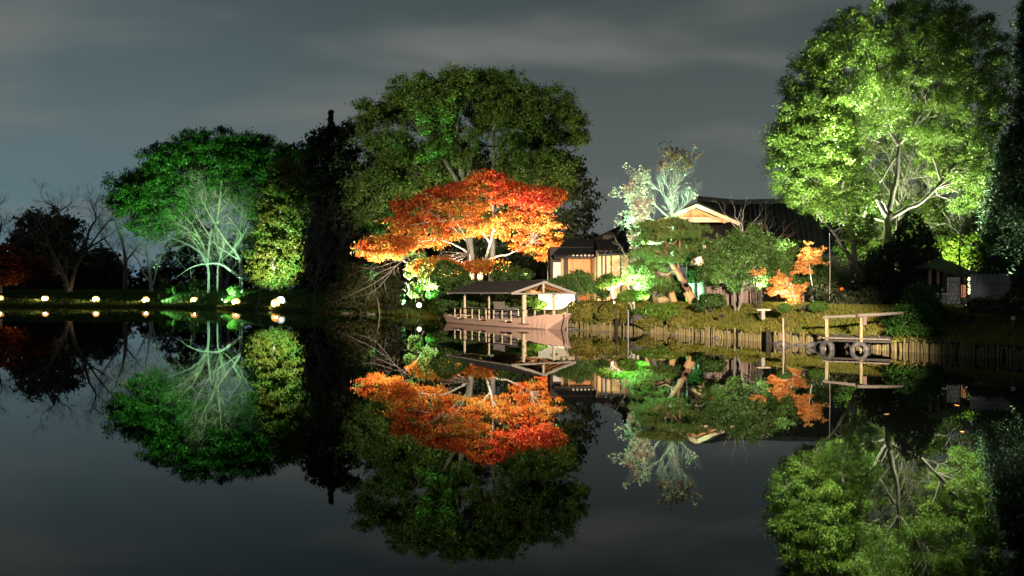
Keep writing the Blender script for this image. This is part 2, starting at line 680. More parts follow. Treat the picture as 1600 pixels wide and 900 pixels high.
M['beige'] = solid('beige plaster', [(0.40, 0.28, 0.14), (0.47, 0.34, 0.18)], 0.85, 7, 0.2)
M['tan'] = solid('tan sliding board', [(0.32, 0.22, 0.12), (0.40, 0.29, 0.16)], 0.75, 5, 0.25, (4, 4, 0.4), island=0.4)
M['ochre'] = solid('ochre gable plaster', [(0.46, 0.25, 0.11), (0.56, 0.34, 0.17)], 0.85, 5, 0.3)
M['cream'] = solid('cream bargeboard wood', [(0.52, 0.42, 0.30), (0.62, 0.52, 0.39)], 0.7, 5, 0.2)
M['white'] = solid('white plaster', [(0.62, 0.61, 0.57), (0.74, 0.73, 0.69)], 0.85, 4, 0.15)
M['darkwood'] = solid('dark stained timber', [(0.03, 0.024, 0.018), (0.06, 0.048, 0.038)], 0.75, 5, 0.3)
M['purple'] = solid('purple brown board', [(0.10, 0.07, 0.062), (0.16, 0.115, 0.10), (0.20, 0.15, 0.135)], 0.85, 4, 0.5, (3, 3, 0.6), island=0.5)
M['stake'] = solid('mossy stake wood', [(0.085, 0.07, 0.03), (0.15, 0.125, 0.055), (0.22, 0.18, 0.09)], 0.85, 6, 0.6, (2, 2, 0.5), island=0.55)
M['wetwood'] = solid('wet black wood', [(0.012, 0.010, 0.008), (0.025, 0.021, 0.017)], 0.5, 6, 0.3)
M['mosspost'] = solid('mossy peeled post', [(0.14, 0.12, 0.055), (0.26, 0.225, 0.12), (0.34, 0.30, 0.18)], 0.8, 5, 0.4, (4, 4, 0.8))
M['logwood'] = solid('grey handrail log', [(0.09, 0.078, 0.066), (0.14, 0.122, 0.104), (0.19, 0.168, 0.145)], 0.85, 6, 0.4, (0.8, 5, 5))
M['stick'] = solid('bare stick wood', [(0.26, 0.20, 0.15), (0.36, 0.29, 0.22)], 0.8, 6, 0.2)
M['metal'] = solid('grey steel', [(0.30, 0.32, 0.36), (0.48, 0.50, 0.54)], 0.4, 9, 0.1, metal=0.6)
M['rubber'] = solid('worn tyre rubber', [(0.025, 0.025, 0.025), (0.055, 0.054, 0.052), (0.10, 0.097, 0.093)], 0.7, 7, 0.5)
M['stone'] = solid('garden stone', [(0.14, 0.13, 0.115), (0.24, 0.225, 0.20), (0.32, 0.30, 0.27)], 0.85, 2.5, 0.7)
M['rock_dark'] = solid('dark wet rock', [(0.03, 0.03, 0.028), (0.06, 0.058, 0.052), (0.10, 0.096, 0.086)], 0.6, 2.5, 0.7)
M['ochrestone'] = solid('ochre stone', [(0.36, 0.27, 0.14), (0.48, 0.38, 0.22)], 0.85, 3, 0.7)
M['fixture'] = solid('lamp housing', [(0.03, 0.03, 0.03), (0.05, 0.05, 0.05)], 0.5, 6, 0.1)
M['bamboo'] = solid('grey bamboo', [(0.20, 0.19, 0.17), (0.32, 0.30, 0.27)], 0.6, 8, 0.2, (4, 4, 0.5), island=0.5)
M['hutroof'] = solid('dark green hut roof', [(0.010, 0.016, 0.015), (0.018, 0.028, 0.026)], 0.7, 5, 0.3)
M['glass'] = solid('dark window glass', [(0.015, 0.03, 0.02), (0.02, 0.04, 0.025)], 0.08, 3, 0.0, spec=0.6)
M['amber'] = emitter('amber paper lantern', (1.0, 0.36, 0.12), 0.55)
M['red_lamp'] = emitter('red lamp', (1.0, 0.07, 0.01), 3.0)
M['lamp_warm'] = emitter('warm lamp', (1.0, 0.74, 0.42), 85.0)
M['lamp_white'] = emitter('white lamp', (0.80, 1.0, 0.92), 60.0)
M['signwhite'] = solid('white enamel', [(0.75, 0.75, 0.8), (0.8, 0.8, 0.84)], 0.5, 4, 0.0)


def make_ground_mat():
    m, N, L = new_mat('pond bank soil')
    out = N.new('ShaderNodeOutputMaterial')
    b = N.new('ShaderNodeBsdfPrincipled')
    tc = N.new('ShaderNodeTexCoord')
    n1 = N.new('ShaderNodeTexNoise')
    n1.inputs['Scale'].default_value = 0.5
    n1.inputs['Detail'].default_value = 8
    L.new(tc.outputs['Object'], n1.inputs[0])
    n2 = N.new('ShaderNodeTexNoise')
    n2.inputs['Scale'].default_value = 9
    n2.inputs['Detail'].default_value = 6
    L.new(tc.outputs['Object'], n2.inputs[0])
    mx = N.new('ShaderNodeMix')
    mx.data_type = 'FLOAT'
    mx.inputs[0].default_value = 0.5
    L.new(n1.outputs[0], mx.inputs[2])
    L.new(n2.outputs[0], mx.inputs[3])
    mr = N.new('ShaderNodeMapRange')
    mr.inputs[1].default_value = 0.36
    mr.inputs[2].default_value = 0.64
    L.new(mx.outputs[0], mr.inputs[0])
    c = ramp_node(N, L, mr.outputs[0], [(0.045, 0.038, 0.022), (0.07, 0.065, 0.02), (0.10, 0.085, 0.022), (0.07, 0.08, 0.02)])
    L.new(c, b.inputs['Base Color'])
    b.inputs['Roughness'].default_value = 0.95
    b.inputs['Specular IOR Level'].default_value = 0.1
    bp = N.new('ShaderNodeBump')
    bp.inputs['Strength'].default_value = 0.8
    bp.inputs['Distance'].default_value = 0.06
    L.new(n2.outputs[0], bp.inputs['Height'])
    L.new(bp.outputs[0], b.inputs['Normal'])
    L.new(b.outputs[0], out.inputs[0])
    return m


def make_water_mat():
    m, N, L = new_mat('pond water')
    out = N.new('ShaderNodeOutputMaterial')
    b = N.new('ShaderNodeBsdfPrincipled')
    b.inputs['Base Color'].default_value = (0.0004, 0.0006, 0.0005, 1)
    b.inputs['IOR'].default_value = 1.333
    b.inputs['Specular IOR Level'].default_value = 0.5
    tc = N.new('ShaderNodeTexCoord')
    n1 = N.new('ShaderNodeTexNoise')
    n1.inputs['Scale'].default_value = 0.55
    n1.inputs['Detail'].default_value = 3
    L.new(tc.outputs['Object'], n1.inputs[0])
    bp = N.new('ShaderNodeBump')
    n2 = N.new('ShaderNodeTexNoise')
    n2.inputs['Scale'].default_value = 0.09
    n2.inputs['Detail'].default_value = 4
    L.new(tc.outputs['Object'], n2.inputs[0])
    rr = N.new('ShaderNodeMapRange')
    rr.inputs[1].default_value = 0.40
    rr.inputs[2].default_value = 0.66
    rr.inputs[3].default_value = 0.008
    rr.inputs[4].default_value = 0.018
    L.new(n2.outputs[0], rr.inputs[0])
    L.new(rr.outputs[0], b.inputs['Roughness'])
    bp.inputs['Strength'].default_value = 0.09
    bp.inputs['Distance'].default_value = 0.012
    L.new(n1.outputs[0], bp.inputs['Height'])
    L.new(bp.outputs[0], b.inputs['Normal'])
    L.new(b.outputs[0], out.inputs[0])
    return m


M['ground'] = make_ground_mat()
M['water'] = make_water_mat()

# ------------------------------------------------------------------ setting: pond and banks
SHORE_PX = [(0, 479), (200, 479.5), (300, 481), (400, 484), (480, 487.5), (600, 492), (690, 498), (760, 503), (830, 508.5), (890, 514),
            (1000, 519), (1100, 526), (1180, 533), (1300, 541), (1400, 548.5), (1500, 555), (1600, 562)]
SHORE = [((px - 800) / F * (2 * F / (y - HOR)), 2 * F / (y - HOR)) for px, y in SHORE_PX]
POND = [(-150, 112)] + SHORE + [(17.3, 21), (18.6, 14), (18.2, 6), (14, 1.9), (6, 1.6), (-10, 1.6), (-60, -3), (-150, 5)]


def ground_z(xy):
    """height of the banks at points xy (n,2)"""
    d = dist_poly(xy, POND)
    ins = in_poly(xy, POND)
    d = np.where(ins, -d, d)
    x, y = xy[:, 0], xy[:, 1]
    sm = lambda t: np.clip(t, 0, 1) ** 2 * (3 - 2 * np.clip(t, 0, 1))
    west = 0.15 + 1.75 * sm(d / 6.5) + 0.5 * sm((d - 10) / 40.0)
    east = 0.33 + 0.99 * sm((d - 0.3) / 4.2) + 0.25 * sm((d - 5) / 25)
    near = 0.2 + 0.25 * sm(d / 3.0)
    f = sm((x + 12) / 13.0)
    z = west * (1 - f) + east * f
    fn = sm((18 - y) / 14.0)
    z = z * (1 - fn) + near * fn
    rel = 0.05 * np.sin(x * 0.9 + 1.3 * np.sin(y * 0.31)) * np.cos(y * 0.7) * sm(d / 2)
    e = d - 0.62 * f * (1 - fn)                 # behind the stakes the soil starts a hand's breadth inland
    k = sm((e + 0.5) / 0.6)
    return np.where(e > 0.1, z + rel, (z + rel) * k - 0.7 * (1 - k))


def gz(x, y):
    return float(ground_z(np.array([[x, y]], float))[0])


def on_ground(px, D):
    x = (px - 800) / F * D
    return Vector((x, D, gz(x, D)))


def make_ground():
    xs = np.unique(np.concatenate([np.array([-2500, -1200, -600, -350, -220, -150, -120]), np.arange(-100, -24, 1.6), np.arange(-24, 0, 0.9), np.arange(0, 24, 0.4), np.arange(24, 60, 2), np.array([80, 120, 220, 400, 800, 1500, 2500])]))
    ys = np.unique(np.concatenate([np.array([-1500, -500, -150, -60, -25, -10]), np.arange(-4, 18, 1.0), np.arange(18, 62, 0.4), np.arange(62, 150, 1.2), np.array([170, 220, 320, 500, 900, 1600, 3000])]))
    X, Y = np.meshgrid(xs, ys)
    xy = np.stack([X.ravel(), Y.ravel()], 1)
    z = ground_z(xy)
    V = np.column_stack([xy, z])
    nx, ny = len(xs), len(ys)
    i = np.arange(nx - 1)[None, :] + np.arange(ny - 1)[:, None] * nx
    Fq = np.stack([i, i + 1, i + nx + 1, i + nx], -1).reshape(-1, 4)
    me = bpy.data.meshes.new('ground')
    me.vertices.add(len(V))
    me.vertices.foreach_set('co', V.astype(np.float32).ravel())
    me.loops.add(Fq.size)
    me.loops.foreach_set('vertex_index', Fq.astype(np.int32).ravel())
    me.polygons.add(len(Fq))
    me.polygons.foreach_set('loop_start', np.arange(0, Fq.size, 4, dtype=np.int32))
    me.update(calc_edges=True)
    me.polygons.foreach_set('use_smooth', np.ones(len(Fq), bool))
    me.materials.append(M['ground'])
    o = bpy.data.objects.new('ground', me)
    COL.objects.link(o)
    o['kind'] = 'structure'
    w = MB()
    w.add([(-160, -6, 0), (22, -6, 0), (22, 128, 0), (-160, 128, 0)], [(0, 1, 2, 3)])
    ow = w.build('pond_water', M['water'])
    ow['kind'] = 'structure'


make_ground()

# ------------------------------------------------------------------ lamps
MINT = (0.42, 1.0, 0.50)
LEAF_GREEN = (0.42, 1.0, 0.34)
GREEN = (0.25, 1.0, 0.32)
PALE = (0.92, 1.0, 0.64)
WARM = (1.0, 0.72, 0.42)
CREAM = (1.0, 0.84, 0.58)
AMB = (1.0, 0.62, 0.33)


def spot(name, loc, target, power, col, angle=70, blend=0.6, radius=0.12):
    l = bpy.data.lights.new(name, 'SPOT')
    l.energy = power
    l.color = col
    l.spot_size = math.radians(angle)
    l.spot_blend = blend
    l.shadow_soft_size = radius
    o = bpy.data.objects.new(name, l)
    COL.objects.link(o)
    o.location = loc
    o.rotation_euler = (Vector(target) - Vector(loc)).to_track_quat('-Z', 'Y').to_euler()
    return o


def floodlight(label, loc, target, power, col, angle=70, blend=0.6, group='garden floodlights'):
    """a ground floodlight: spike, box housing, hood and the lamp in its mouth"""
    loc = Vector(loc)
    d = (Vector(target) - loc).normalized()
    t = thing('floodlight', label, 'floodlight', loc - Vector((0, 0, 0.3)), group=group)
    q = d.to_track_quat('Z', 'Y').to_matrix()
    MB().box(loc - d * 0.12, (0.15, 0.12, 0.10), q).build('housing', M['fixture'], t)
    MB().tube([loc - Vector((0, 0, 0.4)), loc - d * 0.12], 0.014, 5).build('spike', M['fixture'], t)
    s = spot('flood_lamp', loc, target, power, col, angle, blend)
    return s


# warm floodlight on the near bank beside the camera: it lights the boat, the mossy bank and, faintly, the trees
floodlight('floodlight standing on the near bank', (5.5, -1.5, 5.2), (4.6, 40, -2.2), 250000, (1.0, 0.79, 0.58), 33, 0.35)

floodlight('added floodlight on the near bank aimed at the tallest camphor', (-44, -3.5, 7.0), P(765, 215, 76), 270000, (0.92, 1.0, 0.58), 17, 0.5)  # unseen lamp, added to brighten the camphor crown from one side

LIGHTS = [
    # label, (px, D, height above ground), target (px, py, D), power, colour, cone
    ('floodlight at the foot of the camphor on the far shore', (248, 114, 0.4), (258, 318, 127), 60000, LEAF_GREEN, 62),
    ('floodlight beside the white trunked tree', (352, 104, 0.3), (345, 360, 112), 9000, MINT, 90),
    ('floodlight before the far shore camphor trunk', (402, 113, 0.4), (345, 255, 128), 46000, LEAF_GREEN, 58),
    ('floodlight low on the far bank by the clipped shrubs', (246, 112.4, 0.7), (280, 460, 112.5), 2600, MINT, 110),
    ('floodlight low on the far bank below the white trunk', (348, 104.8, 0.6), (384, 460, 107.5), 1900, MINT, 95),
    ('floodlight below the tallest camphor', (630, 73.2, 0.5), (655, 150, 73), 95000, GREEN, 30),
    ('floodlight low under the branching shrub', (600, 79, 0.5), (572, 300, 77), 9000, GREEN, 60),
    ('floodlight under the maple beside the shrub', (632, 71.0, 0.6), (620, 378, 67), 38000, (1.0, 0.88, 0.64), 100),
    ('floodlight at the water edge under the maple skirts', (696, 65.7, 0.5), (606, 376, 64.5), 30000, (1.0, 0.88, 0.64), 75),
    ('floodlight under the maple near its trunk', (702, 66.0, 0.8), (700, 345, 69), 13000, (1.0, 0.88, 0.64), 105),
    ('floodlight under the maple toward the house', (846, 61, 0.6), (812, 380, 67.0), 42000, (1.0, 0.88, 0.64), 66),
    ('floodlight behind the boat facing the white wall', (868, 50.8, 0.4), (866, 462, 53.5), 1600, CREAM, 150),
    ('floodlight in front of the cedar wall', (905, 52.5, 0.4), (925, 415, 58), 1800, AMB, 110),
    ('floodlight among the bright green bushes', (986, 46.6, 0.9), (1000, 365, 49), 8500, MINT, 95),
    ('floodlight facing the white plaster bay', (1076, 49.0, 0.2), (1086, 440, 51.5), 1100, MINT, 110),
    ('floodlight aimed at the bare red tipped tree', (1034, 50.6, 1.2), (1040, 290, 52), 17000, MINT, 85),
    ('floodlight by the pale bushes below the cedar wall', (965, 47.5, 0.3), (958, 438, 49.5), 1500, CREAM, 120),
    ('floodlight below the gable', (1122, 48.5, 1.2), (1088, 336, 55), 3000, AMB, 42),
    ('floodlight under the small orange maple', (1226, 39.0, 0.3), (1232, 440, 40), 900, CREAM, 110),
    ('floodlight under the pale orange maple spray', (1268, 40.0, 0.4), (1264, 398, 41.5), 750, CREAM, 70),
    ('floodlight beside the pale broadleaf shrub', (1190, 41.0, 0.6), (1186, 375, 42.6), 2600, PALE, 60),
    ('floodlight beside the double stemmed tree', (1352, 45.8, 0.8), (1318, 150, 43.2), 50000, PALE, 52),
    ('floodlight with a narrow beam left of the great trunk', (1312, 40.2, 0.6), (1326, 150, 42.0), 110000, PALE, 20),
    ('added floodlight in the moss left of the leaning pine', (1004, 44.6, 0.4), (1034, 385, 46), 2600, MINT, 70),  # added to brighten the pine from its left
    ('added floodlight on the moss before the broadleaf tree', (1128, 39.6, 0.6), (1155, 400, 41.5), 1100, PALE, 60),  # added to brighten the broadleaf crown
    ('floodlight on the lawn before the great roof', (1268, 39.0, 0.8), (1255, 235, 43), 9000, PALE, 66),
    ('floodlight on the garden bank aimed at the outer boughs of the great tree', (1256, 36.5, 0.6), (1250, 165, 43.5), 38000, PALE, 34),
    ('floodlight behind the double stemmed tree', (1345, 46.8, 0.6), (1360, 270, 50), 13000, PALE, 115),
    ('floodlight behind the great trunk', (1424, 49.0, 0.8), (1420, 190, 47.5), 9000, PALE, 100),
    ('floodlight at the far side of the great tree', (1452, 43.6, 0.8), (1500, 150, 44.0), 24000, PALE, 75),
    ('added floodlight under the tall conifer at the picture edge', (1568, 36.6, 0.8), (1592, 160, 38), 1100, PALE, 70),  # added so the conifer does not render black
    ('floodlight below the yellow green tree', (1500, 48.0, 0.5), (1512, 385, 51), 6000, (1.0, 0.95, 0.45), 100),
    ('floodlight facing the garden hut', (1512, 32.3, 0.3), (1490, 462, 36), 150, (0.85, 0.9, 1.0), 42),
]
for lab, (px, D, hz), (tx, ty, tD), pw, colr, cone in LIGHTS:
    b = on_ground(px, D)
    floodlight(lab, b + Vector((0, 0, hz)), P(tx, ty, tD), pw, colr, cone)

# the small glaring lamps along the far shore
SHORE_LAMPS = [
    (1, 466, 118, 'first shore lamp, cut by the edge of the picture', 'lamp_warm', 0.16),
    (71, 466.5, 117.5, 'glowing shore lamp below the dark bare tree, before the red maple', 'lamp_warm', 0.24),
    (150, 467, 116, 'glowing shore lamp by the water between the dark bare tree and the small pale one', 'lamp_warm', 0.24),
    (228, 468, 114.5, 'glowing shore lamp below the small pale bare tree', 'lamp_warm', 0.22),
    (304, 468.5, 110, 'glowing shore lamp beside the thin upright stake', 'lamp_warm', 0.18),
    (369, 471, 102, 'glowing shore lamp below the tall white trunk', 'lamp_warm', 0.18),
    (431, 472.5, 93, 'warm shore lamp just under the white one by the yellow green tree', 'lamp_warm', 0.17),
    (438.5, 468.5, 95, 'white shore lamp close beside the warm one by the yellow green tree', 'lamp_white', 0.20),
    (655, 475.5, 68.5, 'single white lamp on the dark bank beside the tour boat', 'lamp_white', 0.16),
]
for px, py, D, lab, mk, r in SHORE_LAMPS:
    r *= 0.62
    c = P(px, py + 1.2, D)
    t = thing('shore_lamp', lab, 'lamp', (c.x, c.y, gz(c.x, c.y)), group='lamps along the far shore')
    MB().lathe([(0.0, -r)] + [(r * math.sin(a), -r * math.cos(a)) for a in (0.5, 1.0, 1.57, 2.1, 2.6)] + [(0.0, r)], c, 10).build('bulb', M[mk], t, smooth=True)
    R = 0.50 if D > 90 else 0.19
    MB().lathe([(0.02, 0.20), (R * 0.5, 0.17), (R * 0.85, 0.08), (R, -0.02), (R, 0.0), (R * 0.85, 0.10), (0.02, 0.23)], c, 16, 'y').build('glow_dish', M['glow_dish' if mk == 'lamp_warm' else 'signwhite'], t, smooth=True)  # dish added behind the bulb to imitate its glow
    MB().lathe([(r * 0.5, -r * 1.25), (r * 0.6, -r * 0.8)], c, 8).build('socket', M['fixture'], t)
    spot('shore_lamp_wash', c + Vector((-0.1, -0.12, 0.12)), (c.x - 1.6, c.y + 0.7, gz(c.x - 1.6, c.y + 0.7)), 1000 if mk == 'lamp_warm' else 200, (1.0, 0.74, 0.42), 120, 1.0, 0.05)  # extra spot added beside the bulb, imitating its glow on the grass
    MB().tube([(c.x, c.y, gz(c.x, c.y) - 0.2), (c.x, c.y, c.z - r)], 0.03, 5).build('stem', M['fixture'], t)

# lamps that visibly light the tree and shrub just above them
sw = P(438.5, 468.5, 95)
spot('shore_lamp_beam', sw + Vector((0, 0.4, 0.3)), P(425, 360, 106), 34000, (0.80, 1.0, 0.55), 62)
sw = P(655, 475.5, 68.5)
spot('bank_lamp_beam', sw + Vector((0.3, -0.3, 0.3)), P(676, 435, 69.5), 3600, GREEN, 90)

# ------------------------------------------------------------------ tour boat
BO = Vector((-0.585, 51.77, 0.0))
BU = Vector((0.473, -0.881, 0))
BW = Vector((0.881, 0.473, 0))
boat = thing('tour_boat', 'pink hulled wooden tour boat with a dark gabled roof, moored at the bank', 'boat', BO, math.atan2(BU.y, BU.x))


def make_boat():
    # stations: x, bottom half width, top half width, bottom z, top z
    st = [(-6.0, 0.80, 0.98, -0.06, 0.50), (-5.0, 0.88, 1.06, -0.10, 0.38), (-3.2, 0.92, 1.12, -0.12, 0.33), (-1, 0.94, 1.15, -0.12, 0.33), (1, 0.92, 1.14, -0.12, 0.37),
          (3, 0.84, 1.06, -0.12, 0.45), (4.6, 0.72, 0.86, -0.10, 0.58), (6.0, 0.60, 0.50, -0.06, 0.75)]
    fine = []
    for i in range(len(st) - 1):
        for k in range(4):
            t = k / 4
            q = [st[max(i - 1, 0)], st[i], st[i + 1], st[min(i + 2, len(st) - 1)]]
            fine.append(tuple(0.5 * (2 * q[1][c] + (q[2][c] - q[0][c]) * t + (2 * q[0][c] - 5 * q[1][c] + 4 * q[2][c] - q[3][c]) * t * t + (3 * q[1][c] - q[0][c] - 3 * q[2][c] + q[3][c]) * t ** 3) for c in range(5)))
    st = fine + [st[-1]]
    hb = MB()
    vs, fs = [], []
    for x, bw, tw, bz, tz in st:
        xt = x - (0.28 if x < -5.5 else 0)
        for s in (-1, 1):
            vs += [(x, s * bw, bz), (xt, s * tw, tz), (xt, s * (tw - 0.09), tz), (x, s * (bw - 0.09), bz + 0.06)]
    for i in range(len(st) - 1):
        for side in (0, 4):
            a, b = i * 8 + side, (i + 1) * 8 + side
            for k in range(3):
                f = (a + k, b + k, b + k + 1, a + k + 1)
                fs.append(f if side == 0 else f[::-1])
        a, b = i * 8, (i + 1) * 8
        fs.append((a, a + 4, b + 4, b))
        fs.append((a + 3, b + 3, b + 7, a + 7))
    n0 = len(vs)
    e = (len(st) - 1) * 8
    vs.append((7.63, 0, 0.89))
    fs += [(e, n0, e + 1), (e + 4, e + 5, n0), (e, e + 4, n0), (e + 1, n0, e + 2), (e + 5, e + 6, n0), (e + 2, n0, e + 6)]
    fs.append((0, 1, 5, 4))
    fs.append((2, 3, 7, 6))
    hb.add(vs, fs)
    hb.build('hull', M['hull'], boat, local=True)
    # rubbing strake and dark gunwale
    for s in (-1, 1):
        MB().add([], [])
        g = MB()
        for i in range(len(st) - 1):
            a, b = st[i], st[i + 1]
            g.bar((a[0], s * (a[2] - 0.04), a[4] + 0.025), (b[0], s * (b[2] - 0.04), b[4] + 0.025), 0.13, 0.045)
        g.build('gunwale', M['hull'], boat, local=True)
        for name, f, th, mk in (('waterline_stain', None, 0.035, 'deckwood'),):
            q = MB()
            for i in range(len(st) - 1):
                e = []
                for x, bw, tw, bz, tz in (st[i], st[i + 1]):
                    g_ = (f if f is not None else (0.03 - bz) / (tz - bz))
                    xx = x - (0.28 * g_ if x < -5.5 else 0)
                    e.append((xx, s * (bw + (tw - bw) * g_ + 0.004), bz + (tz - bz) * g_))
                q.bar(e[0], e[1], 0.010, th)
            q.build(name, M[mk], boat, local=True)
    # deck boards across the boat
    for i in range(22):
        x = -5.6 + i * 0.5
        if x > 4.4:
            break
        MB().box((x, 0, 0.24), (0.485, 1.85, 0.04)).build('deck_board', M['deckwood'], boat, local=True)
    MB().box((5.0, 0, 0.52), (0.7, 1.25, 0.05)).build('foredeck', M['deckwood'], boat, local=True)
    MB().box((-5.75, 0, 0.44), (0.5, 1.7, 0.05)).build('sterndeck', M['hull'], boat, local=True)
    # rails
    xs = [-4.29, -3.45, -2.71, -1.82, -0.87, 0.05, 1.02, 2.04, 3.1]
    for s in (-1, 1):
        for x in xs:
            MB().box((x, s * 1.06, 0.64), (0.062, 0.06, 0.60)).build('rail_post', M['postwood'], boat, local=True)
        MB().box((-0.1, s * 1.06, 0.965), (9.2, 0.11, 0.055)).build('top_rail', M['railwood'], boat, local=True)
        MB().box((-0.1, s * 1.06, 0.66), (9.0, 0.03, 0.05)).build('middle_rail', M['railwood'], boat, local=True)
    for x in (-4.29,):
        MB().box((x, 0, 0.965), (0.1, 2.0, 0.055)).build('top_rail', M['railwood'], boat, local=True)
    # roof posts
    for x, s, w in ((-2.99, -1, 0.10), (0.30, -1, 0.08), (4.4, -1, 0.12), (-2.7, 1, 0.10), (1.0, 1, 0.08), (4.2, 1, 0.12)):
        MB().box((x, s * 1.0, 1.09), (w, w, 1.64)).build('roof_post', M['postwood'], boat, local=True)
    # gabled roof
    x0, x1, e, ze, zr = -3.36, 4.85, 1.94, 1.90, 2.50
    for s in (-1, 1):
        dz = 0.05
        MB().add([(x0, 0, zr), (x1, 0, zr), (x1, s * e, ze), (x0, s * e, ze), (x0, 0, zr + dz), (x1, 0, zr + dz), (x1, s * e, ze + dz), (x0, s * e, ze + dz)],
                 [(0, 1, 2, 3), (4, 5, 6, 7), (3, 2, 6, 7), (0, 3, 7, 4), (1, 5, 6, 2), (0, 4, 5, 1)]).build('roof_slope', M['boatroof'], boat, local=True)
        for k in range(5):                                      # lapped roofing courses
            t0, t1 = k / 5, (k + 1) / 5 - 0.01
            zz = 0.055
            a, b = (zr + (ze - zr) * t0), (zr + (ze - zr) * t1)
            MB().add([(x0 + .02, s * e * t0, a + zz), (x1 - .02, s * e * t0, a + zz), (x1 - .02, s * e * t1, b + zz + 0.022), (x0 + .02, s * e * t1, b + zz + 0.022),
                      (x1 - .02, s * e * t1, b + zz - .005), (x0 + .02, s * e * t1, b + zz - .005)], [(0, 1, 2, 3), (3, 2, 4, 5)]).build('roof_course', M['boatroof'], boat, local=True)
        MB().box(((x0 + x1) / 2, s * (e + 0.02), ze + 0.0), (x1 - x0 + 0.06, 0.04, 0.06)).build('eave_board', M['greywood'], boat, local=True)
        MB().box(((x0 + x1) / 2, s * (e - 0.16), ze - 0.03), (x1 - x0 - 0.2, 0.05, 0.05)).build('eave_batten', M['postwood'], boat, local=True)
        # bargeboards on the two gable ends
        for xe in (x0 - 0.03, x1 + 0.03):
            MB().bar((xe, 0, zr - 0.02), (xe, s * (e + 0.05), ze - 0.03), 0.05, 0.13).build('bargeboard', M['greywood'], boat, local=True)
        # rafters
        for i in range(17):
            x = x0 + 0.25 + i * (x1 - x0 - 0.5) / 16
            MB().bar((x, s * 0.05, zr - 0.06), (x, s * (e - 0.1), ze - 0.03), 0.05, 0.07).build('rafter', M['rafter'], boat, local=True)
    MB().box(((x0 + x1) / 2, 0, zr + 0.07), (x1 - x0 + 0.1, 0.2, 0.06)).build('ridge_cap', M['boatroof'], boat, local=True)
    for x in (x1 - 0.05, 1.0, x0 + 0.2):
        MB().box((x, 0, ze - 0.03), (0.08, 2 * e - 0.1, 0.085)).build('tie_beam', M['greywood'], boat, local=True)
        MB().box((x - 0.01, 0, (ze + zr) / 2 - 0.02), (0.085, 0.09, 0.5)).build('king_post', M['postwood'], boat, local=True)
    for s in (-1, 1):
        MB().box((0.7, s * 1.0, 1.86), (7.6, 0.09, 0.1)).build('wall_plate', M['rafter'], boat, local=True)
    # little pale cleats along the near gunwale
    for x in (-3.6, -0.6, 2.6):
        MB().box((x, -1.22, 0.36), (0.42, 0.16, 0.07)).build('cleat', M['postwood'], boat, local=True)
        MB().box((x + 0.6, -1.20, 0.33), (0.45, 0.1, 0.05)).build('rope_hook', M['wetwood'], boat, local=True)
    # bench along the far side
    MB().box((0.2, 0.72, 0.50), (6.5, 0.42, 0.05)).build('bench', M['deckwood'], boat, local=True)


make_boat()


def rope(label, a, b, sag):
    a, b = Vector(a), Vector(b)
    pts = [a.lerp(b, i / 10) - Vector((0, 0, sag * 4 * (i / 10) * (1 - i / 10))) for i in range(11)]
    o = MB().tube([p - a for p in pts], 0.014, 5).build('mooring_rope', M['straw'])
    o.location = a
    tag(o, label, 'rope', 'mooring ropes of the boat')


rope('thin rope from the boat bow tip to the bank', BO + BU * 7.4 + Vector((0, 0, 0.86)), P(893, 498, 47.2), 0.10)


def bl(x, y, z):
    return BO + BU * x + BW * y + Vector((0, 0, z))


def leaning_board(label, x, lean, w, h, y=-0.75):
    """a grey board leaning inside the boat, seen nearly face on"""
    c = bl(x, y, 0.28)
    t = thing('leaning_board', label, 'board', c, group='grey boards leaning in the boat')
    a, b = bl(x, y, 0.28), bl(x + w, y, 0.28)
    top = BU * (-lean) + BW * 0.25 + Vector((0, 0, h))
    n = Vector((-0.5, 0.87, 0)) * 0.05
    MB().prism([a, b, b + top, a + top], n).build('panel', M['greywood'], t)
    MB().bar(a + top + n * 0.5, b + top + n * 0.5, 0.07, 0.05).build('edge_strip', M['greywood'], t)
    MB().bar(a + top * 0.5 + n * 1.6, b + top * 0.5 + n * 1.6, 0.07, 0.05).build('batten', M['railwood'], t)


leaning_board('taller grey board leaning above the boat rail', 0.75, 0.85, 1.35, 1.10)
leaning_board('lower grey board leaning beside the taller one in the boat', 2.05, 0.65, 1.35, 0.78)
leaning_board('short grey board lying at the boat foredeck', 3.9, 0.5, 1.1, 0.35, 0.5)


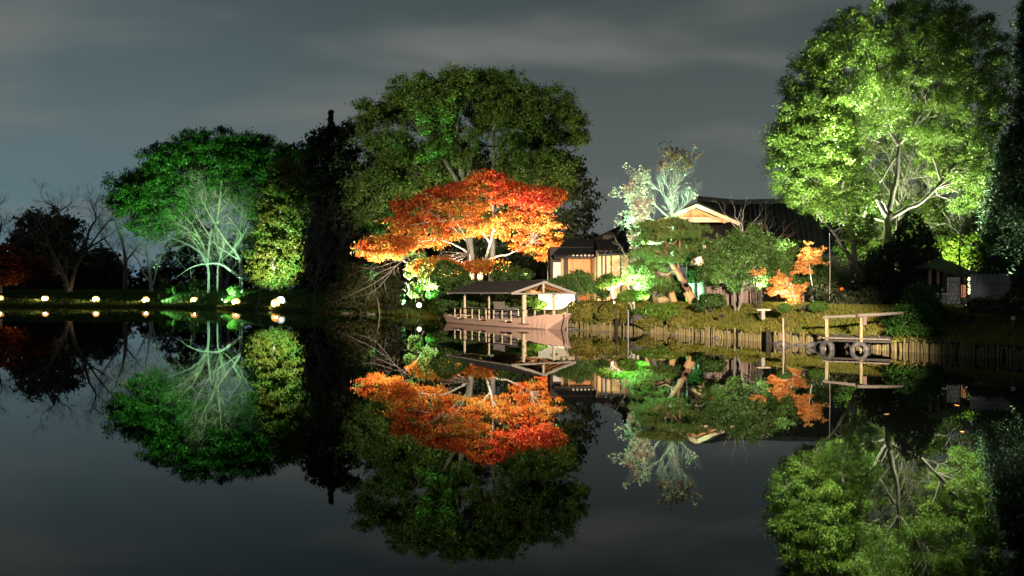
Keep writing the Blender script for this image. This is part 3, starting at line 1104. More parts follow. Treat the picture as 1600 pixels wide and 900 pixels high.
# ------------------------------------------------------------------ stake retaining wall along the right bank
def make_stakes():
    wall = thing('stake_retaining_wall', 'low retaining wall of mossy wooden stakes along the garden bank', 'retaining wall', (3, 47, 0))
    pts = [np.array(p) for p in SHORE if p[0] > 2.5] + [np.array((17.3, 21.0))]
    start = np.array(G(884, 47.6, 0))[:2]
    pts = [start] + pts
    seg = [np.linalg.norm(pts[i + 1] - pts[i]) for i in range(len(pts) - 1)]
    total = sum(seg)
    rng = np.random.default_rng(5)
    variants = []
    for k in range(16):
        b = MB()
        r = 0.046 + rng.uniform(-0.010, 0.008)
        h = 0.40 + rng.uniform(-0.10, 0.07)
        b.lathe([(r, -0.5), (r * 1.02, 0.2), (r * 0.95, h - 0.02), (r * 0.7, h)], (0, 0, 0), 7)
        me = bpy.data.meshes.new('stake')
        me.from_pydata(b.v, [], b.f)
        me.materials.append(M['stake'])
        variants.append(me)
    n = 286
    s = 0.0
    step = (total - 0.1) / n
    for i in range(n):
        s = i * step
        acc = s
        k = 0
        while k < len(seg) - 1 and acc > seg[k]:
            acc -= seg[k]
            k += 1
        p = pts[k] + (pts[k + 1] - pts[k]) * (acc / seg[k])
        if rng.random() < 0.06:
            continue
        o = bpy.data.objects.new('stake', variants[rng.integers(16)])
        COL.objects.link(o)
        o.parent = wall
        o.location = (p[0] - 3 + rng.normal(0, 0.012), p[1] - 47 + rng.normal(0, 0.012), rng.normal(0, 0.02) - 0.02)
        o.rotation_euler = (rng.normal(0, 0.055), rng.normal(0, 0.055), rng.uniform(0, 6))
    # horizontal rail at the waterline, behind the stakes, and the packed boards that hold the soil
    b = MB()
    inn = [p + np.array((0.10, 0.09)) for p in pts]
    for i in range(len(inn) - 1):
        b.bar((*inn[i], 0.02), (*inn[i + 1], 0.02), 0.05, 0.75)
    b.build('backing_board', M['wetwood'], wall)


make_stakes()


def post(name, label, cat, p0, p1, r0, r1, mk, group=None, sides=7, extra=None):
    """one slightly bent round post from p0 to p1"""
    p0, p1 = Vector(p0), Vector(p1)
    mid = p0.lerp(p1, 0.5) + Vector((0.02, 0.01, 0)) * (p1 - p0).length * 0.5
    b = MB().tube([p0, mid, p1], [r0, (r0 + r1) / 2, r1], sides)
    o = b.build(name, M[mk], None)
    # shift the origin to the foot
    for v in o.data.vertices:
        v.co -= p0
    o.location = p0
    return tag(o, label, cat, group)


post('dark_pile', 'thick black pile standing in the stake wall right of the boat', 'pile', G(963, 44.2, -0.5), G(963, 44.2, 0.66), 0.085, 0.08, 'wetwood')
post('dark_pile', 'thick black pile in the stake wall left of the tyre with the pole', 'pile', G(1200, 34.2, -0.5), G(1200, 34.2, 0.52), 0.10, 0.09, 'wetwood')
post('mooring_pole', 'thin silver pole in the water in front of the bright green bushes', 'pole', G(981, 41.8, -0.4), P(981.5, 484, 41.8), 0.045, 0.028, 'metal')
post('mooring_pole', 'short thin pole beside the tip of the boat bow', 'pole', P(886, 524, 44), P(886, 481, 44), 0.032, 0.028, 'metal')
post('leaning_stick', 'leaning stick in the water below the yellow green tree', 'stick', P(399, 487, 90), P(410, 457, 90), 0.06, 0.04, 'stick')
post('leaning_stick', 'crooked stick in the water in front of the olive shrub', 'stick', P(594, 497, 74), P(589, 464, 74), 0.06, 0.03, 'stick')
post('upright_stake', 'thin upright stake on the far bank beside a shore lamp', 'stake', P(309, 473, 108), P(309, 452, 108), 0.07, 0.05, 'stick')
post('slim_pole', 'slim metal pole rising through the leaves before the dark roof', 'pole', on_ground(1296, 39), P(1296, 364, 39), 0.02, 0.016, 'greywood')
o = post('pole_in_tyre', 'weathered pole standing in the half sunk tyre', 'pole', P(1224, 548, 32.3), P(1223.5, 497, 32.3), 0.04, 0.03, 'stick')


def tyre(label, c, R, r, axis_dir, group='tyres at the landing stage'):
    c = Vector(c)
    t = thing('tyre', label, 'tyre', c, group=group)
    ax = Vector(axis_dir).normalized()
    s = ax.cross(Vector((0, 0, 1))).normalized()
    u = Vector((0, 0, 1))
    u = s.cross(ax)
    vs, fs = [], []
    n, mseg = 28, 10
    for i in range(n):
        a = 2 * math.pi * i / n
        rad = s * math.cos(a) + u * math.sin(a)
        for k in range(mseg):
            b = 2 * math.pi * k / mseg
            ca, sa = math.cos(b), math.sin(b)
            ca = math.copysign(abs(ca) ** 0.7, ca)
            sa = math.copysign(abs(sa) ** 0.7, sa)
            vs.append(c + rad * (R - r + r * ca) + ax * (r * 0.95 * sa))
    for i in range(n):
        for k in range(mseg):
            i2, k2 = (i + 1) % n, (k + 1) % mseg
            fs.append((i * mseg + k, i2 * mseg + k, i2 * mseg + k2, i * mseg + k2))
    MB().add(vs, fs).build('tread', M['rubber'], t, smooth=True)
    g = MB()
    for i in range(n):                          # tread blocks round the rim
        a = 2 * math.pi * (i + 0.5) / n
        rad = s * math.cos(a) + u * math.sin(a)
        g.bar(c + rad * (R + 0.004) - ax * r * 0.62, c + rad * (R + 0.004) + ax * r * 0.62, 0.035, 0.02, rad)
    g.build('tread_blocks', M['rubber'], t)['kind'] = 'stuff'
    return t


tyre('half sunk tyre lying flat round the weathered pole', P(1224, 541, 32.3) - Vector((0, 0, 0.06)), 0.30, 0.09, (0.1, -0.72, 0.62))
tyre('tyre hung edge on at the near post of the landing stage', P(1292, 545.5, 30.2), 0.30, 0.08, (-0.9, -0.42, 0.05))
tyre('round open tyre at the far post of the landing stage', P(1343, 547, 29.6), 0.275, 0.068, (-0.42, -0.9, 0.08))
tyre('pale tyre sunk by the dark gap in the stake wall', P(1269, 544, 31.6), 0.22, 0.09, (-0.3, -0.95, 0.1))
tyre('dark tyre leaning on the landing stage beside the pale one', P(1283, 544, 31.2), 0.24, 0.08, (-0.75, -0.6, 0.1))


def make_landing():
    D = 30.4
    t = thing('landing_stage', 'small wooden landing stage with two posts and a long handrail log', 'landing stage', G(1320, D, 0))
    a0, a1 = G(1290, 30.6, -0.6), P(1291, 493, 30.6)
    MB().tube([a0, a0.lerp(a1, 0.6) + Vector((0.03, 0, 0)), a1], [0.072, 0.064, 0.058], 8).build('post', M['mosspost'], t)
    b0, b1 = G(1347, 29.9, -0.6), P(1346, 491, 29.9)
    MB().tube([b0, b0.lerp(b1, 0.6) - Vector((0.02, 0, 0)), b1], [0.062, 0.055, 0.05], 8).build('post', M['mosspost'], t)
    MB().tube([P(1286, 496, 30.6), P(1316, 494.5, 30.2), P(1343, 493.5, 29.9)], [0.05, 0.052, 0.056], 8).build('handrail_log', M['logwood'], t)
    MB().tube([P(1340, 493, 29.7), P(1370, 491.5, 29.9), P(1410, 489, 30.4)], [0.062, 0.058, 0.05], 8).build('handrail_log', M['logwood'], t)
    MB().box(P(1351, 500, 29.8), (0.12, 0.05, 0.34)).build('hanging_board', M['purple'], t)
    # deck planks between the bank and the water
    pa, pb = P(1288, 529, 30.7), P(1392, 533, 29.6)
    for k in range(12):
        c = pa.lerp(pb, (k + 0.5) / 12)
        MB().bar((c.x - 0.15, c.y - 0.25, 0.40), (c.x + 0.75, c.y + 1.5, 0.42), 0.165, 0.05).build('deck_plank', M['logwood'], t)
    MB().bar((pa.x, pa.y - 0.05, 0.33), (pb.x, pb.y - 0.05, 0.33), 0.1, 0.12).build('edge_beam', M['wetwood'], t)
    for k in range(4):
        c = pa.lerp(pb, k / 3)
        MB().tube([(c.x + 0.2, c.y + 0.4, -0.6), (c.x + 0.2, c.y + 0.4, 0.35)], 0.07, 7).build('pile', M['wetwood'], t)


make_landing()


# ------------------------------------------------------------------ tea house
def tiled_slope(name, a, b, c, d, parent, pitch=0.3, mk='tile'):
    """roof slope a-b (ridge) to d-c (eave) as a slab with raised tile rows running down it"""
    a, b, c, d = map(Vector, (a, b, c, d))
    n = (b - a).cross(d - a).normalized()
    if n.z < 0:
        n = -n
    MB().add([a, b, c, d, a - n * 0.12, b - n * 0.12, c - n * 0.12, d - n * 0.12],
             [(0, 1, 2, 3), (7, 6, 5, 4), (0, 4, 5, 1), (1, 5, 6, 2), (2, 6, 7, 3), (3, 7, 4, 0)]).build(name, M[mk], parent)
    L = (c - d).length
    k = max(int(L / pitch), 2)
    g = MB()
    for i in range(k + 1):
        t = i / k
        g.tube([a.lerp(b, t) + n * 0.02, d.lerp(c, t) + n * 0.02 + (d - a).normalized() * 0.05], 0.06, 5)
    r = g.build('tile_rows', M[mk], parent)
    r['kind'] = 'stuff'
    return [d.lerp(c, i / k) + n * 0.02 + (d - a).normalized() * 0.08 for i in range(k + 1)], (d - a).normalized()


house = thing('tea_house', 'tea house with dark tiled roofs, lit gable and cedar board walls', 'house', G(1010, 58, 1.5))


def planks(x0, x1, y, z0, z1, w, mk, parent, name='wall_board', depth=0.04):
    n = max(int(round((x1 - x0) / w)), 1)
    w = (x1 - x0) / n
    for i in range(n):
        MB().box((x0 + (i + 0.5) * w, y + (0.008 if i % 2 else 0), (z0 + z1) / 2), (w - 0.012, depth, z1 - z0)).build(name, M[mk], parent)


def make_house():
    h = house
    X = lambda px, D: (px - 800) / F * D
    Z = lambda py, D: CAMZ + (HOR - py) / F * D
    # --- cedar wall of the far wing
    D = 58.0
    xa, xb = X(891.5, D), X(932, D)
    MB().box(((X(860, D) + X(1000, D)) / 2, D + 2.4, 3.2), (X(1000, D) - X(860, D), 4.4, 3.4)).build('wing_core', M['darkwood'], h)
    planks(xa, xb, D + 0.1, 1.4, Z(404, D), 0.21, 'plank', h, 'cedar_board')
    MB().box((xa - 0.08, D + 0.08, 2.75), (0.14, 0.14, 2.9)).build('wall_post', M['beige'], h)
    MB().box((X(878.5, D), D + 0.05, 2.75), (0.16, 0.14, 2.9)).build('wall_post', M['beige'], h)
    MB().box((X(885, D), D + 0.3, 2.75), (0.45, 0.05, 2.7)).build('door_panel', M['maple_dark'] if False else M['darkwood'], h)
    MB().box((X(871, D), D + 0.2, 2.6), (0.55, 0.06, 2.6)).build('plaster_panel', M['white'], h)
    # --- nearer wall: plaster and sliding boards between dark posts
    D2 = 54.5
    zt = Z(395, D2)
    spans = [(933, 939.5, 'beige'), (940.8, 945, 'greywood'), (947.5, 953.5, 'beige'), (955.5, 968.5, 'tan'), (970.5, 982.5, 'tan'), (984, 1000, 'greywood'), (1002, 1022, 'tan'), (1024, 1042, 'greywood')]
    for a, b, mk in spans:
        if mk == 'tan':
            planks(X(a, D2), X(b, D2), D2, 1.4, zt, 0.17, 'tan', h, 'sliding_board')
        else:
            MB().box(((X(a, D2) + X(b, D2)) / 2, D2 + 0.01, (1.4 + zt) / 2), (X(b, D2) - X(a, D2), 0.06, zt - 1.4)).build('plaster_panel', M[mk], h)
    for px in (932.2, 940, 946.2, 954.5, 969.5, 983.2, 1001, 1023, 1043):
        MB().box((X(px, D2), D2 - 0.03, (1.4 + zt) / 2), (0.085, 0.1, zt - 1.4 + 0.02)).build('wall_post', M['darkwood'], h)
    MB().box(((X(932, D2) + X(1043, D2)) / 2, D2 - 0.04, zt + 0.06), (X(1043, D2) - X(932, D2) + 0.1, 0.14, 0.14)).build('wall_beam', M['darkwood'], h)
    MB().box((X(932, D2) + 0.0, (D + D2) / 2 + 0.1, 2.75), (0.08, D - D2 - 0.05, 2.7)).build('side_wall', M['beige'], h)
    # --- lower pent roof with pale tile ends
    ends, dn = tiled_slope('pent_roof', (X(885, 60), 60.0, Z(374, 60)), (X(932, 60), 60.0, Z(374, 60)), (X(939, D - 1.3), D - 1.3, Z(399, D - 1.3)), (X(866, D - 1.3), D - 1.3, Z(399, D - 1.3)), h, 0.24)
    for p in ends[5:]:
        MB().lathe([(0.065, -0.02), (0.065, 0.02)], p, 8, 'y').build('tile_end', M['tilecap'], h)
    MB().bar((X(866, 56.9), 56.9, Z(402, 56.9)), (X(939, 56.9), 56.9, Z(402, 56.9)), 0.1, 0.14).build('eave_beam', M['darkwood'], h)
    tiled_slope('pent_roof', (X(930, 60), 60, Z(374, 60)), (X(1045, 60), 60, Z(374, 60)), (X(1050, 53.4), 53.4, Z(392, 53.4)), (X(936, 53.6), 53.6, Z(397, 53.6)), h, 0.3)
    # --- upper hipped roof of the wing
    r0, r1 = Vector((X(977, 62), 62, Z(350, 62))), Vector((X(1060, 62), 62, Z(347, 62)))
    e0, e1 = Vector((X(936, 59.4), 59.4, Z(369, 59.4))), Vector((X(1065, 59.4), 59.4, Z(381, 59.4)))
    e0 = Vector((X(938, 59.4), 59.4, Z(380, 59.4)))
    tiled_slope('upper_roof', r0, r1, e1, e0, h, 0.32)
    eb = Vector((X(930, 66), 66, Z(372, 66)))
    tiled_slope('upper_roof', r0, r0 + Vector((0.05, 0.2, 0)), eb, e0, h, 0.4)
    MB().bar(r0 - Vector((0.1, 0, -0.08)), r1 + Vector((0, 0, 0.08)), 0.34, 0.30).build('ridge_tiles', M['tile'], h)
    MB().box(r0 + Vector((-0.05, 0, 0.22)), (0.30, 0.34, 0.6)).build('ridge_end_tile', M['tile'], h)
    MB().bar(e0 + Vector((0.2, 0.1, -0.18)), e1 + Vector((0, 0.1, -0.18)), 0.12, 0.14).build('eave_beam', M['cream'], h)
    MB().box(((e0.x + e1.x) / 2, 61.6, Z(384, 60)), (e1.x - e0.x - 0.5, 3.6, 1.4)).build('upper_wall', M['darkwood'], h)
    # --- great roof to the right
    R0, R1, R2 = Vector((X(1094, 62), 62, Z(313, 62))), Vector((X(1150, 62), 62, Z(318.5, 62))), Vector((X(1330, 62), 62, Z(314, 62)))
    E0, E1, E2 = Vector((X(1080, 56), 56, Z(392, 56))), Vector((X(1165, 55.5), 55.5, Z(396, 55.5))), Vector((X(1345, 55), 55, Z(398, 55)))
    tiled_slope('main_roof', R0, R1, E1, E0, h, 0.32)
    tiled_slope('main_roof', R1, R2, E2, E1, h, 0.32)
    B = Vector((0, 7, -3.4))
    tiled_slope('main_roof', R0, R2, R2 + B, R0 + B, h, 0.5)
    MB().bar(R0 + Vector((-0.15, 0, 0.1)), R1 + Vector((0, 0, 0.1)), 0.4, 0.36).build('ridge_tiles', M['tile'], h)
    MB().bar(R1 + Vector((0, 0, 0.1)), R2 + Vector((0, 0, 0.1)), 0.4, 0.36).build('ridge_tiles', M['tile'], h)
    MB().box(((E0.x + E2.x) / 2 + 0.6, 58.8, 2.9), (E2.x - E0.x - 1.5, 5.0, 3.0)).build('main_wall', M['darkwood'], h)
    # --- gable facing the pond
    Dg = 55.0
    ap = Vector((X(1086, Dg), Dg, Z(321, Dg)))
    gl = Vector((X(1020, Dg), Dg, Z(349, Dg)))
    gr = Vector((X(1153, Dg), Dg, Z(349.5, Dg)))
    back = Vector((0, 6.5, 0))
    fr = Vector((0, -0.5, 0))
    MB().prism([gl + Vector((0.5, 0.12, 0.12)), gr + Vector((-0.5, 0.12, 0.12)), ap + Vector((0, 0.12, -0.25))], (0, 0.1, 0)).build('gable_panel', M['ochre'], h)
    for g in (gl, gr):
        tiled_slope('gable_roof', ap + fr + Vector((0, 0, 0.10)), ap + back + Vector((0, 0, 0.10)), g + back + Vector((0, 0, 0.10)), g + fr + Vector((0, 0, 0.10)), h, 0.35)
        MB().bar(ap + fr + Vector((0, 0, -0.07)), g + fr + Vector((0, 0, -0.07)), 0.08, 0.22).build('bargeboard', M['cream'], h)
        MB().bar(ap + Vector((0, -0.2, -0.30)), g + Vector((0, -0.2, -0.30)) + (ap - g).normalized() * 0.9, 0.08, 0.14).build('inner_bargeboard', M['ochre'], h)
    for k, py in enumerate((341.5, 345.5)):
        MB().bar((X(1050, Dg), Dg - 0.1 - 0.06 * k, Z(py, Dg)), (X(1134 + 6 * k, Dg), Dg - 0.1 - 0.06 * k, Z(py, Dg)), 0.08, 0.12 if k == 0 else 0.16).build('tie_beam', M['cream'], h)
    for px in (1068, 1080, 1092, 1104, 1116):
        top = 332 + abs(px - 1088) * 0.40
        MB().bar((X(px, Dg), Dg + 0.07, Z(343, Dg)), (X(px, Dg), Dg + 0.07, Z(top - 4, Dg)), 0.06, 0.06).build('gable_strut', M['rafter'], h)
    # skirt roof below the gable and the little lit eave
    ends, _ = tiled_slope('skirt_roof', gl + Vector((0.2, 0.0, -0.1)), gr + Vector((-0.3, 0.0, -0.1)), (X(1150, 53), 53, Z(377, 53)), (X(1000, 53), 53, Z(377, 53)), h, 0.3)
    MB().bar((X(1000, 52.9), 52.9, Z(379, 52.9)), (X(1136, 52.9), 52.9, Z(379, 52.9)), 0.12, 0.22).build('eave_board', M['cream'], h)
    MB().box((X(1072, 54.4), 54.4, Z(398, 54.4)), (X(1142, 54) - X(1003, 54), 0.3, 1.5)).build('upper_wall', M['darkwood'], h)
    for k in range(4):
        MB().box((X(1112, 53.6), 53.62, Z(385 + k * 2.4, 53.6)), (0.5, 0.05, 0.05)).build('lattice_slat', M['rafter'], h)
    # white plaster bay with the window
    D3 = 51.5
    x0, x1 = X(1073, D3), X(1098, D3)
    MB().box(((x0 + x1) / 2, D3, (Z(470, D3) + Z(440, D3)) / 2), (x1 - x0, 0.16, Z(440, D3) - Z(472, D3))).build('plaster_panel', M['white'], h)
    MB().prism([(x0, D3, Z(415.5, D3)), (x1, D3, Z(415.5, D3)), (x1, D3, Z(398, D3)), (x0, D3, Z(412, D3))], (0, 0.16, 0)).build('plaster_panel', M['white'], h)
    MB().bar((x0 - 0.1, D3 - 0.1, Z(411.5, D3)), (x1, D3 - 0.1, Z(397, D3)), 0.08, 0.08).build('stair_rail', M['darkwood'], h)
    MB().box(((x0 + x1) / 2, D3 + 0.1, Z(428, D3)), (x1 - x0, 0.04, Z(415, D3) - Z(441, D3))).build('window_pane', M['glass'], h)
    for px in (1073, 1098, 1101):
        MB().box((X(px, D3), D3 - 0.06, Z(425, D3)), (0.09, 0.12, 3.4)).build('window_post', M['greywood'], h)
    # pale board skirting right of the sliding boards
    planks(X(1019, 50.5), X(1050, 50.5), 50.5, 1.2, Z(439, 50.5), 0.16, 'bamboo', h, 'skirting_board')


make_house()

# white garden wall that glares behind the boat
w = thing('white_garden_wall', 'glaring white plaster wall seen under the boat roof', 'wall', G(868, 54, 1.1))
MB().box((*G(869, 54, 0)[:2], 1.75), (2.2, 0.2, 1.7)).build('plaster_panel', M['white'], w)
MB().box((*G(869, 54, 0)[:2], 2.65), (2.4, 0.4, 0.1)).build('coping', M['tile'], w)

# board fence in front of the broadleaf tree
fn = thing('board_fence', 'purple brown board fence behind the twin trunked broadleaf tree', 'fence', G(1150, 43, 1.3))
XF = lambda px, D=43.0: (px - 800) / F * D
nb = 17
for i in range(nb):
    xa = XF(1104) + (XF(1189) - XF(1104)) * i / nb
    xb = XF(1104) + (XF(1189) - XF(1104)) * (i + 1) / nb
    MB().box(((xa + xb) / 2, 43.0 + (0.012 if i % 2 else 0), 1.95), (xb - xa - 0.012, 0.03, 1.3)).build('board', M['purple'], fn)
for px in (1103, 1132, 1161, 1190):
    MB().box((XF(px), 43.08, 1.95), (0.09, 0.09, 1.45)).build('fence_post', M['darkwood'], fn)
MB().box((XF(1147), 43.0, 2.64), (XF(1191) - XF(1102), 0.12, 0.05)).build('cap_rail', M['darkwood'], fn)

# bench slab on the bank top
b = thing('stone_bench', 'pale plank bench on the bank top left of a round clipped shrub', 'bench', on_ground(1197, 37.5))
c = P(1197, 484, 37.5)
MB().box(c, (0.8, 0.3, 0.06)).build('seat', M['cream'], b)
MB().box((c.x - 0.15, c.y, c.z - 0.2), (0.14, 0.2, 0.4)).build('leg', M['greywood'], b)


# ------------------------------------------------------------------ hut on the right
def make_hut():
    D = 36.0
    X = lambda px, d=D: (px - 800) / F * d
    Z = lambda py, d=D: CAMZ + (HOR - py) / F * d
    t = thing('garden_hut', 'small garden hut with a dark green hipped roof and rough white wall', 'hut', G(1490, D, 1.5))
    ap = Vector((X(1487), D + 1.2, Z(401)))
    ap2 = Vector((X(1505), D + 1.4, Z(405)))
    el, er = Vector((X(1450), D - 0.3, Z(419))), Vector((X(1532), D - 0.3, Z(432)))
    em = Vector((X(1497), D - 0.5, Z(430)))
    bl_, br_ = Vector((X(1462), D + 3, Z(417))), Vector((X(1555), D + 3, Z(428)))
    for q in ([ap, el, em], [ap, em, ap2], [ap2, em, er], [ap2, er, br_], [ap, bl_, el], [ap, ap2, br_, bl_]):
        n = (q[1] - q[0]).cross(q[2] - q[0]).normalized()
        if n.z < 0:
            n = -n
        MB().prism(q, -n * 0.07).build('roof_slope', M['hutroof'], t)
    MB().bar(el - Vector((0, 0, .05)), em - Vector((0, 0, .05)), 0.06, 0.08).build('eave_board', M['darkwood'], t)
    # wall of rough stones
    rng = np.random.default_rng(3)
    xa, xb = X(1482), X(1503)
    z0, z1 = Z(492), Z(433)
    nx, nz = 3, 8
    MB().box(((xa + xb) / 2, D + 0.25, (z0 + z1) / 2), (xb - xa, 0.2, z1 - z0)).build('wall', M['greywood'], t)
    for i in range(nz):
        off = 0.5 * (i % 2)
        for j in range(nx + 1):
            a = xa + (xb - xa) * max(j - off, 0) / nx + 0.012
            b_ = xa + (xb - xa) * min(j + 1 - off, nx) / nx - 0.012
            if b_ - a < 0.03:
                continue
            za = z0 + (z1 - z0) * i / nz + 0.012
            zb = z0 + (z1 - z0) * (i + 1) / nz - 0.012
            MB().box(((a + b_) / 2, D + 0.14 + rng.uniform(0, 0.02), (za + zb) / 2), (b_ - a, 0.06, zb - za)).build('wall_stone', M['white'], t)
    MB().box((X(1506), D + 0.2, Z(457)), (0.10, 0.10, 2.0)).build('corner_post', M['darkwood'], t)
    MB().box((X(1480.5), D + 0.2, Z(457)), (0.10, 0.10, 2.0)).build('corner_post', M['darkwood'], t)
    for px in (1471, 1484):
        MB().box((X(px), D + 1.0, Z(425)), (0.08, 0.08, 1.0)).build('eave_post', M['tan'], t)
    # little side gate
    g = thing('board_gate', 'small grey board gate beside the rough white hut wall', 'gate', G(1472, 35.6, 1.4))
    for k in range(5):
        MB().box((X(1464.5 + k * 3.4, 35.6), 35.6, Z(474, 35.6)), (0.08, 0.03, 0.75)).build('gate_board', M['bamboo'], g)
    MB().box((X(1471.5, 35.6), 35.57, Z(459, 35.6)), (0.5, 0.05, 0.05)).build('gate_rail', M['white'], g)
    MB().box((X(1463, 35.6), 35.62, Z(474, 35.6)), (0.06, 0.06, 0.85)).build('gate_post', M['darkwood'], g)
    # lit paper lantern panel
    l = thing('paper_lantern', 'amber lit upright lantern box at the hut corner', 'lantern', G(1506, 35.5, 1.7))
    MB().box((X(1505.5, 35.5), 35.5, Z(455, 35.5)), (0.12, 0.12, 0.50)).build('paper_shade', M['amber'], l)
    for dx in (-0.07, 0.07):
        MB().box((X(1505.5, 35.5) + dx, 35.43, Z(455, 35.5)), (0.02, 0.02, 0.54)).build('frame', M['darkwood'], l)
    MB().box((X(1505.5, 35.5), 35.5, Z(444.2, 35.5)), (0.18, 0.18, 0.03)).build('cap', M['darkwood'], l)
    # bamboo fence behind the bushes
    f = thing('bamboo_fence', 'grey bamboo pole fence right of the garden hut', 'fence', G(1545, 35, 1.4))
    for k in range(26):
        px = 1517 + k * 2.4
        MB().lathe([(0.028, 0), (0.028, 1.0 + 0.04 * math.sin(k * 2.1))], (X(px, 35), 35 + 0.01 * math.sin(k), Z(468, 35)), 6).build('bamboo_pole', M['bamboo'], f)
    for py in (441, 460):
        MB().box((X(1547, 35), 34.95, Z(py, 35)), (1.65, 0.03, 0.05)).build('fence_rail', M['bamboo'], f)
    # small white sign on the far right bank
    s = thing('small_sign', 'tiny white sign plate on a low stake among dark bank bushes', 'sign', on_ground(1583, 28.5))
    c = P(1583, 497, 28.5)
    MB().box(c, (0.12, 0.02, 0.12)).build('plate', M['signwhite'], s)
    MB().tube([(c.x, c.y + 0.02, gz(c.x, c.y) - 0.1), (c.x, c.y + 0.02, c.z)], 0.012, 5).build('stake', M['stick'], s)
    MB().box((c.x, c.y - 0.013, c.z), (0.03, 0.006, 0.03)).build('mark', M['fixture'], s)


make_hut()

# red lamp among the leaves
r = thing('red_lamp', 'small glowing red lamp on a dark post behind the landing stage', 'lamp', on_ground(1315, 40))
c = P(1315, 452, 40)
MB().lathe([(0, -0.08), (0.06, -0.05), (0.08, 0), (0.06, 0.05), (0, 0.08)], c, 8).build('bulb', M['red_lamp'], r, smooth=True)
MB().tube([(c.x, c.y, gz(c.x, c.y) - 0.1), (c.x, c.y, c.z - 0.06)], 0.03, 6).build('stem', M['fixture'], r)


# ------------------------------------------------------------------ rocks
def rock(label, c, s, mk, seed, name='garden_rock', group='garden rocks'):
    rng = np.random.default_rng(seed)
    vs, fs = [], []
    n, k = 9, 6
    ph = rng.uniform(0, 6, 6)
    for i in range(k + 1):
        th = math.pi * i / k
        for j in range(n):
            a = 2 * math.pi * j / n
            d = Vector((math.sin(th) * math.cos(a), math.sin(th) * math.sin(a), math.cos(th)))
            rr = 1 + 0.16 * math.sin(3 * d.x + ph[0]) + 0.14 * math.sin(4 * d.y + ph[1]) + 0.12 * math.sin(5 * d.z + ph[2]) + rng.normal(0, 0.04)
            vs.append(Vector((d.x * s[0], d.y * s[1], d.z * s[2])) * rr + Vector(c))
    for i in range(k):
        for j in range(n):
            j2 = (j + 1) % n
            fs.append((i * n + j, (i + 1) * n + j, (i + 1) * n + j2, i * n + j2))
    c = Vector(c)
    o = MB().add([v - c for v in vs], fs).build(name, M[mk])
    o.location = c
    tag(o, label, 'rock', group)


rock('ochre boulder between the two straw wrapped trunks', P(1036, 469, 48), (0.50, 0.4, 0.30), 'ochrestone', 1)
rock('flat grey stone above the ochre boulder', P(1037, 456.5, 49.5), (0.5, 0.4, 0.16), 'stone', 2)
rock('pale rounded rock left of the leaning trunk group', P(1006, 463, 47), (0.26, 0.24, 0.20), 'ochrestone', 4)
rock('dark wet rock beside the silver mooring pole', P(997, 500, 43.2), (0.35, 0.3, 0.25), 'rock_dark', 6)
rock('grey rocks edge stone at the boat bow', G(895, 46.6, 0.02), (0.45, 0.3, 0.10), 'rock_dark', 7)
rock('low waterline rock below the olive shrub', G(575, 78.5, 0.03), (1.1, 0.6, 0.14), 'stone', 8)
rock('flat waterline rock right of the olive shrub foot', G(560, 80, 0.03), (1.5, 0.6, 0.12), 'stone', 9)
rock('small waterline rock near the crooked stick', G(583, 77.2, 0.03), (0.6, 0.5, 0.16), 'stone', 10)
rng_s = np.random.default_rng(77)
for px, D, where in ((905, 45.2, 'beside the tip of the boat bow'), (948, 43.9, 'between the black pile and the boat'), (1008, 42.2, 'just right of the silver mooring pole'), (1052, 40.5, 'below the leaning pine'),
                     (1120, 37.5, 'below the board fence'), (1212, 33.9, 'between the black pile and the half sunk tyre'), (1250, 33.0, 'between the half sunk tyre and the landing stage')):
    rock('small dark wet stone at the waterline ' + where, G(px, D, 0.0), (rng_s.uniform(0.10, 0.22), rng_s.uniform(0.08, 0.15), rng_s.uniform(0.05, 0.10)), 'rock_dark', int(px), 'waterline_stone', 'stones at the waterline of the garden bank')

# ------------------------------------------------------------------ trees
def add_limbs(t, D, trunks, limbs, bark, rng, wob=0.02, sides=7):
    """traced trunk and limb polylines -> parts; returns the sampled points for growing twigs"""
    paths = []
    for spec, r0, r1 in trunks:
        p = limb_path(spec, D, rng, wob)
        MB().tube(p, taper(len(p), r0, r1), sides + 1).build('trunk', M[bark], t, smooth=True)
        paths.append((p, r0, r1))
    for spec, r0, r1 in limbs:
        p = limb_path(spec, D, rng, wob)
        MB().tube(p, taper(len(p), r0, r1), sides - 1).build('limb', M[bark], t, smooth=True)
        paths.append((p, r0, r1))
    return paths


def reach(paths, C, k, r, rng, mb, sag=0.12, limit=1e9):
    """curved boughs from the nearest traced limb out to k of the bunches C"""
    pts = [(p, i / max(len(pa) - 1, 1), r0 + (r1 - r0) * i / max(len(pa) - 1, 1)) for pa, r0, r1 in paths for i, p in enumerate(pa) if i >= len(pa) * 0.4]
    Q = np.array([p for p, _, _ in pts])
    idx = rng.permutation(len(C))[:k]
    for i in idx:
        c = C[i]
        d = np.linalg.norm(Q - c, axis=1) + 0.8 * np.maximum(Q[:, 2] - c[2] + 0.5, 0)
        j = int(np.argmin(d))
        if d[j] > limit:
            continue
        a = pts[j][0]
        b = Vector(c)
        L = (b - a).length
        m1 = a.lerp(b, 0.35) + Vector(rng.normal(0, L * 0.07, 3)) + Vector((0, 0, L * sag * 0.4))
        m2 = a.lerp(b, 0.7) + Vector(rng.normal(0, L * 0.07, 3)) + Vector((0, 0, L * sag * 0.6))
        pp = smooth_path([a, m1, m2, b], 3)
        r0 = min(r, pts[j][2] * 0.8)
        mb.tube(pp, taper(len(pp), r0, r0 * 0.22), 4, cap=False)


